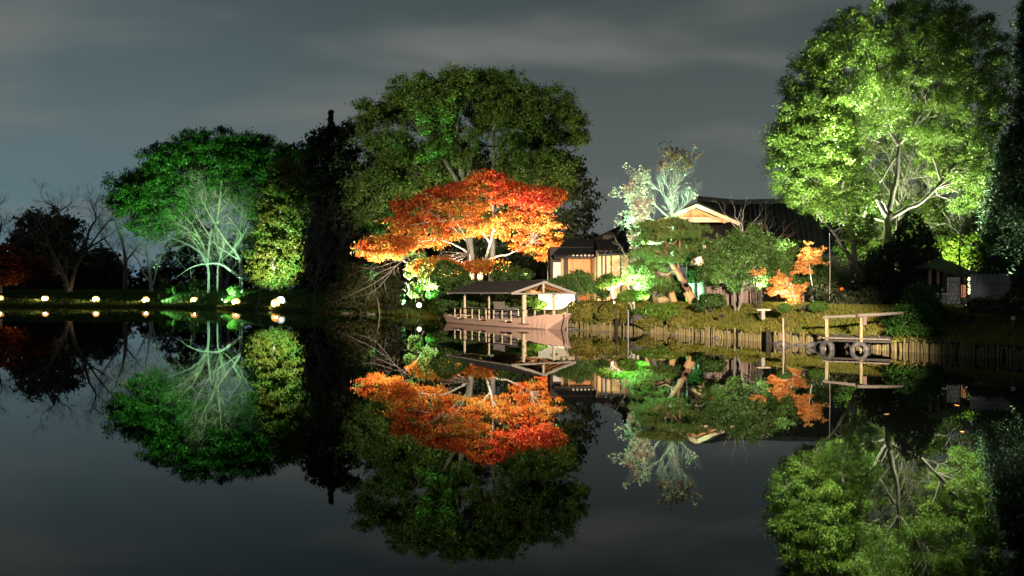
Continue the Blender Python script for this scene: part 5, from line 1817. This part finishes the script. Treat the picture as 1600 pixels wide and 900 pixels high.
# bare red tipped tree behind the pine
t, tips = bare_tree('bare_tree', 'tall mint lit leafless tree with few red leaves above the pine', 52, on_ground(1052, 52),
                    [([(1052, 470), (1051, 400), (1050, 340), (1051, 315), (1053, 300), (1056, 285)], 0.12, 0.04)],
                    [([(1051, 325), (1044, 312), (1032, 300), (1018, 290), (1000, 284)], 0.07, 0.015), ([(1052, 312), (1046, 298), (1040, 285), (1036, 272)], 0.05, 0.012), ([(1053, 302), (1058, 290), (1068, 276), (1076, 264)], 0.05, 0.012),
                     ([(1050, 345), (1030, 325), (1005, 312), (985, 310)], 0.08, 0.015), ([(1056, 285), (1054, 268), (1048, 250)], 0.035, 0.01), ([(1054, 275), (1062, 262), (1066, 252)], 0.025, 0.008), ([(1051, 340), (1068, 322), (1082, 306)], 0.05, 0.012), ([(1050, 355), (1025, 345), (1000, 340), (990, 345)], 0.06, 0.015)],
                    'bark', 'twig_pale', 83, density=3.2, L=0.92, r=0.012, lev=2, up=0.45, step=0.35, start=0.35, spread=0.6)
rng = np.random.default_rng(84)
tp = np.array([q[0] for q in tips])
hi = tp[(tp[:, 2] > P(0, 264, 52).z) & (np.abs(tp[:, 0] - (1060 - 800) / F * 52) < 1.2)]
lo = tp[(tp[:, 0] < (1010 - 800) / F * 52) | (rng.random(len(tp)) < 0.02)]
hi = hi[rng.random(len(hi)) < 0.16]
lo = lo[rng.random(len(lo)) < 0.3]
for C, mk, nm in ((hi, 'redleaf', 'red_leaves'), (lo, 'pale', 'pale_leaves')):
    q = np.repeat(C, 4, 0) + rng.normal(0, 0.10, (len(C) * 4, 3))
    quads_object(nm, leaf_verts(q, rng.normal(size=q.shape), 0.13, 0.8, rng), M[mk], t)['kind'] = 'stuff'
# pale leaved spray on the left of the pine
rng = np.random.default_rng(85)
tree('pale_leaf_tree', 'small tree of white lit leaves left of the leaning pine', 48.5, [(984, 318), (1000, 308), (1022, 312), (1018, 335), (1004, 350), (1000, 372), (1004, 395), (990, 395), (984, 375), (990, 345)], on_ground(995, 48.5),
     [([(998, 470), (996, 420), (996, 370), (998, 330)], 0.07, 0.02)], [], 60, 0.28, 45, 0.15, 'pale', 'bark_pale', 86, depth=0.6, boughs=30, bough_r=0.02, hollow=0.2)
bare_tree('bare_shrub', 'white knotted leafless shrub before the tan sliding boards', 52, on_ground(985, 52), [([(990, 450), (988, 425), (985, 412)], 0.05, 0.03)],
          [([(986, 415), (970, 418), (960, 424), (956, 416)], 0.03, 0.01), ([(986, 412), (972, 408), (958, 406)], 0.025, 0.01), ([(986, 414), (978, 424), (970, 422)], 0.025, 0.01), ([(985, 410), (975, 395), (968, 382)], 0.02, 0.008), ([(986, 412), (988, 398), (985, 388)], 0.02, 0.008)],
          'twig_pale', 'twig_pale', 87, density=0.8, L=0.7, r=0.012, lev=1, cat='shrub', step=0.3)

# clipped cloud pine by the bow
rng = np.random.default_rng(88)
pt = thing('cloud_pine', 'dark green cloud pruned pine between the boat bow and the cedar wall', 'tree', on_ground(900, 50))
pads = [(880, 438, 0, 24, 9), (905, 430, 0.3, 22, 9), (868, 448, -0.4, 16, 8), (915, 442, 0, 20, 8), (895, 450, -0.5, 26, 8), (925, 452, 0.2, 16, 7), (950, 432, 0.4, 13, 5), (938, 440, 0.3, 11, 5)]
pine_pads(pt, pads, 50, 20000, rng, 0.17, 0.032, 'garden')
add_limbs(pt, 50, [([(905, 480), (902, 465), (898, 450), (896, 438)], 0.11, 0.05)], [([(900, 455), (885, 448), (875, 442)], 0.05, 0.02), ([(900, 458), (918, 450), (935, 445), (948, 435)], 0.05, 0.02)], 'bark_dark', rng)

tree('garden_tree', 'bright cream lit spreading bush below the tan sliding boards', 48.5, [(930, 445), (945, 436), (970, 433), (1000, 434), (1010, 440), (995, 447), (965, 447), (940, 452)], on_ground(958, 48.5),
     [([(958, 475), (957, 460), (952, 448)], 0.09, 0.04), ([(990, 475), (990, 460), (996, 446)], 0.04, 0.02)], [([(956, 455), (966, 446), (980, 441)], 0.035, 0.015), ([(956, 458), (945, 447), (936, 444)], 0.035, 0.015), ([(990, 460), (980, 447)], 0.02, 0.01), ([(990, 462), (1004, 445)], 0.02, 0.01)],
     60, 0.28, 90, 0.13, 'lime', 'twig_pale', 89, depth=0.7, boughs=36, bough_r=0.02, flat=0.4)
tree('garden_tree', 'vivid green small tree with two pale stems by the silver pole', 45.4, [(965, 460), (980, 452), (1000, 455), (1016, 455), (1012, 463), (1000, 470), (985, 475), (972, 470)], on_ground(992, 45.4),
     [([(993, 492), (991, 478), (992, 468)], 0.05, 0.03), ([(989, 490), (986, 478), (984, 468)], 0.03, 0.02)], [([(992, 468), (1002, 460), (1012, 458)], 0.02, 0.01)],
     52, 0.26, 90, 0.13, 'lime', 'bark_pale', 90, depth=0.7, boughs=16, bough_r=0.02, flat=0.5)
shrub('low_shrub', 'spiky dark shrub right of the boat roof corner', [B(940, 463, 46.8, 10, 0.4, 8), B(948, 458, 46.9, 9, 0.4, 7), B(936, 456, 47, 7, 0.3, 6)], 1100, 0.15, 'garden', 91, aspect=0.2, hollow=0.1, lump=0.3)
shrub('azalea_bush', 'golden green azalea mound beside the boat bow', [B(897, 484, 47.6, 14, 0.6, 14), B(918, 488, 47.0, 26, 0.7, 20)], 6500, 0.085, 'azalea', 92, hollow=0.85)
shrub('azalea_bush', 'golden brown azalea mound left of the silver pole', [B(955, 492, 45.4, 24, 0.7, 17), B(965, 476, 46.2, 18, 0.6, 10)], 5600, 0.085, 'azalea', 93, hollow=0.85)
shrub('azalea_bush', 'bright green azalea mound right of the silver pole', [B(1015, 490, 43.8, 26, 0.8, 12), B(1035, 486, 44, 26, 0.8, 12), B(1050, 500, 42.4, 22, 0.6, 12)], 6400, 0.085, 'lime', 94, hollow=0.85)
shrub('azalea_bush', 'olive azalea strip above the stakes below the leaning pine', [B(1020, 505, 42.6, 26, 0.5, 10), B(1065, 505, 41, 24, 0.6, 11)], 5000, 0.085, 'azalea', 95, hollow=0.85)
shrub('low_shrub', 'leafy green shrub right of the straw wrapped leaning trunk', [B(1112, 470, 42.5, 20, 0.7, 11), B(1095, 478, 42.8, 12, 0.5, 8)], 2600, 0.12, 'garden', 96)
shrub('hedge_block', 'dark green hedge in front of the window bay', [B(1085, 430, 51, 11, 0.3, 12)], 2200, 0.12, 'garden', 97)
shrub('low_shrub', 'pale green shrub column between the two straw wrapped trunks', [B(1064, 455, 49.5, 9, 0.5, 24)], 2200, 0.12, 'garden', 98)

# broadleaf tree before the board fence
tree('broadleaf_tree', 'olive green broadleaf tree with twin pale trunks before the board fence', 41.5, [(1100, 412), (1098, 396), (1112, 388), (1118, 374), (1136, 376), (1150, 362), (1168, 370), (1180, 358), (1198, 380), (1216, 382), (1226, 402), (1214, 416), (1224, 434), (1200, 447), (1180, 438), (1160, 450), (1136, 440), (1116, 446), (1098, 434)], on_ground(1155, 41.5),
     [([(1149, 488), (1147, 465), (1145, 440), (1141, 415)], 0.065, 0.035), ([(1154, 488), (1158, 465), (1162, 445), (1166, 420)], 0.07, 0.035)], [([(1144, 440), (1125, 415), (1115, 400)], 0.05, 0.02), ([(1162, 440), (1185, 410), (1195, 395)], 0.05, 0.02)],
     95, 0.42, 260, 0.10, 'garden', 'bark', 99, depth=0.55, boughs=70, bough_r=0.02, hollow=0.1, edge=0.05)
shrub('pale_shrub', 'pale lit upright leafy shrub top above the broadleaf tree', [B(1184, 366, 42.6, 9, 0.4, 13), B(1194, 384, 42.4, 10, 0.4, 14), B(1177, 388, 42.4, 9, 0.4, 12), B(1190, 408, 42.4, 9, 0.4, 12)], 2600, 0.10, 'olive', 100, hollow=0.3, lump=0.25)
t, tips = bare_tree('bare_tree', 'red twigged leafless tree before the great dark roof', 47, on_ground(1215, 47), [([(1215, 470), (1212, 420), (1208, 385)], 0.07, 0.03)],
          [([(1208, 385), (1200, 362), (1195, 345)], 0.03, 0.01), ([(1209, 388), (1222, 365), (1240, 345)], 0.03, 0.01), ([(1210, 392), (1230, 372), (1248, 358)], 0.03, 0.01), ([(1209, 395), (1196, 375)], 0.03, 0.01)], 'bark_red', 'twig', 101, density=1.2, L=1.3, r=0.015, lev=1, step=0.4)
bare_tree('bare_tree', 'thin leafless sapling forking before the lit gable', 48, on_ground(1162, 48), [([(1162, 470), (1163, 400), (1160, 365)], 0.05, 0.03)],
          [([(1160, 365), (1152, 345), (1147, 322)], 0.025, 0.008), ([(1160, 366), (1162, 340), (1164, 322)], 0.02, 0.008), ([(1160, 368), (1175, 350), (1188, 335)], 0.022, 0.008), ([(1160, 366), (1145, 350), (1130, 330)], 0.02, 0.008)], 'twig_pale', 'twig_pale', 102, density=0.5, L=0.8, r=0.01, lev=1, step=0.5)
# small maples
rng = np.random.default_rng(103)
for lab, poly, D, base, sd in (('small orange maple glowing behind the round clipped shrubs', [(1196, 452), (1212, 446), (1206, 432), (1222, 426), (1236, 438), (1228, 446), (1262, 444), (1252, 456), (1246, 474), (1232, 470), (1222, 458), (1204, 462)], 40, (1240, 40), 104),
                               ('pale orange maple spray higher beside the great tree', [(1240, 428), (1250, 402), (1262, 380), (1268, 392), (1290, 386), (1278, 402), (1288, 412), (1262, 414), (1270, 430), (1252, 424)], 41.5, (1268, 41.5), 105)):
    tree('maple_tree', lab, D, poly, on_ground(*base), [([(base[0] + 4, 485), (base[0] + 2, 465), (base[0] - 4, (poly[0][1] + poly[3][1]) / 2)], 0.04, 0.015)], [], 64, 0.20, 90, 0.062, 'maple_small', 'twig_pale', sd, depth=0.8, boughs=30, bough_r=0.008, flat=0.55, hollow=0.0, edge=-0.2, space=0.7)
shrub('low_shrub', 'small orange red azalea beside the broadleaf tree', [B(1184, 428, 40.5, 7, 0.3, 4), B(1176, 424, 40.6, 7, 0.3, 3), B(1192, 424, 40.5, 5, 0.3, 5)], 520, 0.07, 'maple_small', 106, hollow=0.1, lump=0.3)
tree('broadleaf_tree', 'mid green garden tree between the orange maple and the great tree', 43.5, [(1205, 395), (1235, 380), (1262, 395), (1285, 410), (1300, 425), (1295, 450), (1265, 450), (1240, 440), (1212, 435)], on_ground(1255, 43.5),
     [([(1255, 482), (1256, 450), (1250, 420)], 0.07, 0.03)], [([(1256, 462), (1280, 452), (1310, 440)], 0.06, 0.02)], 110, 0.36, 200, 0.10, 'garden', 'twig', 107, depth=0.5, boughs=40, bough_r=0.02, hollow=0.1, edge=0.0)
for lab, px, py, D, rx, rz, sd in (('round clipped shrub above the pole in the tyre', 1226, 481, 35.5, 11, 7, 111), ('larger round clipped shrub left of the landing stage', 1277, 479, 36.5, 16, 8.5, 112)):
    shrub('clipped_shrub', lab, [B(px, py, D, rx, rx * D / F, rz)], 2600, 0.06, 'clipped', sd, group='round shrubs on the garden bank', hollow=0.88, stems=1, lump=0.03)
shrub('dark_bush', 'dark low bushes under the great tree behind the landing stage', [B(1320, 470, 39, 30, 1.0, 16), B(1370, 470, 38, 30, 1.0, 22), B(1290, 455, 41, 22, 0.8, 14)], 5200, 0.13, 'dark', 113)

# --- great tree on the right
RT = [(1203, 222), (1212, 190), (1222, 150), (1240, 100), (1258, 66), (1290, 36), (1320, 16), (1360, 4), (1420, -6), (1470, -2), (1505, 15), (1532, 34), (1560, 52), (1574, 120), (1570, 200), (1562, 300), (1530, 340),
      (1490, 330), (1464, 285), (1430, 243), (1392, 220), (1360, 234), (1343, 266), (1348, 308), (1340, 350), (1302, 352), (1256, 336), (1222, 306), (1208, 262)]
RHOLES = [(1290, 232, 22, 12), (1322, 205, 12, 16), (1300, 300, 12, 10), (1395, 165, 18, 12), (1440, 200, 20, 10), (1530, 190, 8, 10), (1405, 60, 8, 8)]
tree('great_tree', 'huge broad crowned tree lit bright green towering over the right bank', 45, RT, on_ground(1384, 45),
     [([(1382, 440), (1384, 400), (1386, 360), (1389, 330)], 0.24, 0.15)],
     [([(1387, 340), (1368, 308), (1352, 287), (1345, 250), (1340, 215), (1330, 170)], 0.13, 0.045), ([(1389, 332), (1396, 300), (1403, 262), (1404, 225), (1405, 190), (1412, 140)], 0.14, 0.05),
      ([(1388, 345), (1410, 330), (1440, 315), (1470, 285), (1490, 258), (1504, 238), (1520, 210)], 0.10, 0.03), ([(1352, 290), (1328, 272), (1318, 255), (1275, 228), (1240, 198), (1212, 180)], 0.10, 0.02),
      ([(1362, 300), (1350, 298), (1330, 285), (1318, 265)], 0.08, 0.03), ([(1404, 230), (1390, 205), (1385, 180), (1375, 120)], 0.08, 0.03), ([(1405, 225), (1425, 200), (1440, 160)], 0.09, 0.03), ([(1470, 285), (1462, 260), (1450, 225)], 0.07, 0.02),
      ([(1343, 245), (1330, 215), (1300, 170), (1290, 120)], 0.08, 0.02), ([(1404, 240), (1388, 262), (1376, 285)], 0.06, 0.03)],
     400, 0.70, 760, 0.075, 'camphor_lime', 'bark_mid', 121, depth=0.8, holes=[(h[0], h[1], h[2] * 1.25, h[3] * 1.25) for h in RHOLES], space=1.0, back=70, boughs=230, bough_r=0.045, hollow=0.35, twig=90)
tree('side_tree', 'pale barked double stemmed tree left of the great trunk', 43, [(1208, 230), (1225, 180), (1262, 150), (1300, 170), (1340, 230), (1360, 310), (1365, 360), (1350, 388), (1325, 375), (1310, 350), (1265, 338), (1225, 308)], on_ground(1332, 43),
     [([(1340, 430), (1333, 372), (1324, 340), (1318, 310), (1315, 280), (1316, 250)], 0.13, 0.06), ([(1345, 440), (1328, 405), (1314, 380), (1303, 363), (1278, 337), (1266, 318)], 0.11, 0.04)],
     [([(1305, 365), (1290, 350), (1280, 330)], 0.04, 0.015), ([(1316, 300), (1335, 275), (1350, 240)], 0.05, 0.02), ([(1316, 270), (1310, 235), (1302, 205)], 0.05, 0.02), ([(1314, 380), (1312, 350), (1300, 320), (1288, 300)], 0.04, 0.015)],
     130, 0.55, 460, 0.075, 'camphor_lime', 'bark', 122, depth=0.5, edge=0.1, boughs=60, bough_r=0.04, hollow=0.3)
tree('broadleaf_tree', 'misty green tree behind the great fork', 54, [(1290, 300), (1285, 230), (1330, 190), (1400, 165), (1470, 190), (1530, 260), (1560, 330), (1540, 400), (1460, 400), (1400, 420), (1340, 420), (1305, 400), (1325, 340)], on_ground(1410, 54),
     [([(1410, 450), (1408, 380), (1404, 330), (1412, 270)], 0.3, 0.15)], [([(1405, 340), (1440, 300), (1490, 270)], 0.15, 0.05), ([(1406, 345), (1380, 300), (1365, 270)], 0.12, 0.05)],
     230, 0.75, 480, 0.09, 'camphor_lime', 'bark', 123, space=0.7, depth=0.4, boughs=60, bough_r=0.05, hollow=0.3)
shrub('dark_bush', 'tall black leafy bush in front of the great trunk', [B(1425, 385, 39.5, 36, 1.0, 42), B(1400, 420, 39, 40, 1.0, 44), B(1440, 425, 38.5, 34, 1.0, 36), B(1365, 425, 40, 26, 0.8, 26)], 11000, 0.15, 'dark', 124)
bare_tree('bare_tree', 'tangle of pale bare twigs under the right edge of the great crown', 46, on_ground(1500, 46), [([(1500, 420), (1500, 365), (1505, 335)], 0.05, 0.02)],
          [([(1500, 365), (1480, 350), (1465, 352)], 0.035, 0.012), ([(1500, 360), (1520, 345), (1535, 325)], 0.035, 0.012), ([(1502, 350), (1495, 325), (1490, 305)], 0.03, 0.01), ([(1500, 372), (1520, 362), (1545, 355)], 0.03, 0.01)], 'bark_mid', 'bark_mid', 125, density=1.2, L=1.3, r=0.010, lev=2, step=0.35, up=0.3)
tree('yellow_tree', 'low yellow green tree glowing above the garden hut roof', 51, [(1468, 392), (1475, 372), (1500, 362), (1530, 368), (1560, 378), (1566, 392), (1545, 402), (1550, 420), (1520, 425), (1485, 410), (1460, 408)], on_ground(1515, 51),
     [([(1515, 460), (1514, 420), (1510, 390)], 0.1, 0.04)], [], 100, 0.42, 120, 0.17, 'lime', 'twig_pale', 126, depth=0.5, boughs=30, bough_r=0.03, flat=0.55)

bare_tree('bare_tree', 'leafless purple twigged tree standing in the open middle of the great crown', 46.5, on_ground(1400, 46.5), [([(1400, 420), (1402, 340), (1412, 290), (1420, 250)], 0.06, 0.03)],
          [([(1412, 290), (1440, 255), (1470, 225), (1500, 200)], 0.03, 0.010), ([(1408, 300), (1390, 250), (1380, 205)], 0.03, 0.010), ([(1420, 255), (1432, 220), (1440, 185)], 0.025, 0.009), ([(1405, 320), (1360, 260), (1325, 215), (1300, 200)], 0.03, 0.010), ([(1415, 280), (1470, 270), (1520, 240)], 0.025, 0.009), ([(1402, 330), (1450, 310), (1510, 290)], 0.025, 0.009)],
          'bark_mid', 'bark_mid', 141, density=2.2, L=1.9, r=0.012, lev=2, step=0.4, up=0.3)
# black wood beyond the garden and the far shore
for lab, D, poly, bpx, sd in (('black tree mass behind the garden hut and the yellow green tree', 66, [(1300, 420), (1340, 390), (1400, 370), (1460, 350), (1540, 330), (1640, 300), (1640, 470), (1300, 470)], 1480, 142),
                              ('black tree mass behind the tea house left wing and maple', 100, [(560, 400), (620, 380), (760, 380), (880, 390), (880, 470), (560, 475)], 700, 143),
                              ('low black tree belt far behind the white trunked tree', 160, [(255, 410), (272, 372), (292, 352), (318, 345), (332, 372), (352, 382), (372, 368), (392, 340), (430, 345), (490, 350), (490, 462), (250, 462), (240, 436)], 400, 144),
                              ('low black tree belt far behind the dark bare tree', 158, [(-60, 415), (0, 400), (60, 408), (120, 400), (186, 418), (186, 462), (-60, 462)], 30, 145),
                              ('thin low dark bush belt far behind the small pale tree', 165, [(180, 436), (198, 420), (212, 432), (228, 414), (246, 428), (262, 410), (262, 464), (180, 464)], 220, 146)):
    tree('evergreen_tree', lab, D, poly, on_ground(bpx, D), [([(bpx, 458), (bpx, 420)], 0.3, 0.12)], [], 170 if sd < 146 else 40, 1.2 if D < 90 else 1.8, 130, 0.34 if D < 90 else 0.55, 'dark', 'bark_dark', sd, depth=0.5, boughs=0, edge=0.2, maxdepth=5)

# far right conifer
conifer('conifer_tree', 'tall dark conifer cut by the right edge of the picture', 38, 1612, -60, 430, 58, 131, n=15000, leaf='cedar', tiers=56, size=0.12)
conifer('conifer_tree', 'dark drooping conifer behind the tall one at the right edge', 42, 1570, 215, 440, 44, 132, n=11000, leaf='cedar', tiers=40, size=0.12)

# dark bank bushes on the right
shrub('bank_bush', 'leafy dark bush hanging over the stakes beside the landing stage', [B(1425, 500, 31, 34, 0.9, 28), B(1440, 525, 29.8, 30, 0.6, 16), B(1410, 525, 30, 24, 0.5, 12), B(1440, 470, 33, 26, 0.8, 26)], 7000, 0.095, 'camphor', 133)
shrub('bank_bush', 'dark bush in front of the garden hut wall', [B(1490, 505, 31, 30, 0.8, 16), B(1455, 490, 32, 18, 0.7, 20), B(1528, 490, 32, 22, 0.7, 22)], 4800, 0.095, 'dark', 134)
shrub('bank_bush', 'dark bush before the bamboo fence at the right', [B(1545, 485, 31.5, 26, 0.7, 22), B(1590, 475, 32, 26, 0.8, 24), B(1560, 512, 29.5, 40, 0.7, 14), B(1610, 512, 28.5, 30, 0.7, 14)], 5600, 0.09, 'dark', 135)
bare_tree('bare_shrub', 'dark bare twigs crossing in front of the rough white hut wall', 34, on_ground(1492, 34), [([(1492, 500), (1490, 478)], 0.025, 0.012)],
          [([(1490, 480), (1482, 462), (1484, 440)], 0.014, 0.006), ([(1490, 480), (1498, 458), (1494, 438)], 0.014, 0.006), ([(1491, 484), (1505, 470), (1512, 452)], 0.014, 0.006)], 'bark_dark', 'bark_dark', 136, density=2.2, L=0.5, r=0.008, lev=2, step=0.2, cat='shrub')


# ------------------------------------------------------------------ grass and fallen leaves
def scatter(n, xr, yr, dmin, dmax, seed, cond=None):
    rng = np.random.default_rng(seed)
    out = []
    tot = 0
    while tot < n:
        q = np.column_stack([rng.uniform(*xr, n * 2), rng.uniform(*yr, n * 2)])
        d = dist_poly(q, POND)
        ok = (~in_poly(q, POND)) & (d > dmin) & (d < dmax)
        if cond is not None:
            ok &= cond(q)
        q = q[ok]
        out.append(q)
        tot += len(q)
        if len(q) == 0:
            break
    q = np.concatenate(out)[:n]
    return np.column_stack([q, ground_z(q)]), rng


def grass(name, n, xr, yr, dmin, dmax, h, w, mk, seed, cond=None):
    p, rng = scatter(n, xr, yr, dmin, dmax, seed, cond)
    a = rng.uniform(0, 2 * math.pi, len(p))
    s = np.column_stack([np.cos(a), np.sin(a), np.zeros(len(p))]) * w * 0.5
    hh = h * rng.uniform(0.5, 1.4, len(p))
    tip = p + np.column_stack([rng.normal(0, h * 0.45, len(p)), rng.normal(0, h * 0.45, len(p)), hh])
    V = np.empty((len(p), 3, 3))
    V[:, 0], V[:, 1], V[:, 2] = p - s, p + s, tip
    V[:, :2, 2] -= 0.02
    o = quads_object(name, V.reshape(-1, 3), M[mk], None, nv=3)
    o['kind'] = 'stuff'


grass('bank_grass', 85000, (3, 19), (24, 52), 0.45, 7, 0.13, 0.035, 'grass', 201)
grass('far_bank_grass', 80000, (-75, -4), (56, 124), 0.05, 12, 0.32, 0.08, 'grass_green', 202)
p, rng = scatter(1800, (3, 19), (24, 52), 0.3, 7, 203)
p[:, 2] += 0.07
quads_object('fallen_leaves', leaf_verts(p, np.tile(np.array((0, 0, 1.0)), (len(p), 1)), 0.09, 0.8, rng, 1.4), M['fallen'])['kind'] = 'stuff'

rng = np.random.default_rng(205)
pts = [np.array(p) for p in SHORE if p[0] > 2.5] + [np.array((17.3, 21.0))]
base, dirs = [], []
for i in range(len(pts) - 1):
    a, b = pts[i], pts[i + 1]
    t = (b - a) / np.linalg.norm(b - a)
    out = np.array((-t[1], t[0])) * -1.0
    out = out if out[1] < 0 or out[0] < 0 else -out
    for k in range(int(np.linalg.norm(b - a) * 2.6)):
        if rng.random() < 0.35:
            continue
        c = a + (b - a) * rng.random() - out * rng.uniform(0.12, 0.3)
        m = rng.integers(18, 60)
        q = np.column_stack([np.tile(c, (m, 1)) + rng.normal(0, 0.14, (m, 2)), np.full(m, 0.36)])
        base.append(q)
        dirs.append(np.column_stack([out[0] * 0.6 + rng.normal(0, 0.5, m), out[1] * 0.6 + rng.normal(0, 0.5, m), rng.uniform(-0.5, 0.9, m)]))
base, dirs = np.concatenate(base), np.concatenate(dirs)
quads_object('overhanging_grass', needle_verts(base, dirs, 0.34, 0.035, rng), M['grass'], None, nv=3)['kind'] = 'stuff'
n = 170
x = rng.uniform(-30, 14, n)
y = rng.uniform(9, 60, n)
q = np.column_stack([x, y])
d = dist_poly(q, POND)
k = in_poly(q, POND) & (rng.random(n) < np.exp(-d / 9) + 0.06)
p = np.column_stack([q[k], np.full(k.sum(), 0.012)])
quads_object('floating_leaves', leaf_verts(p, np.tile(np.array((0, 0, 1.0)), (len(p), 1)), 0.08, 0.8, rng, 6.0, 0.03), M['fallen'])['kind'] = 'stuff'
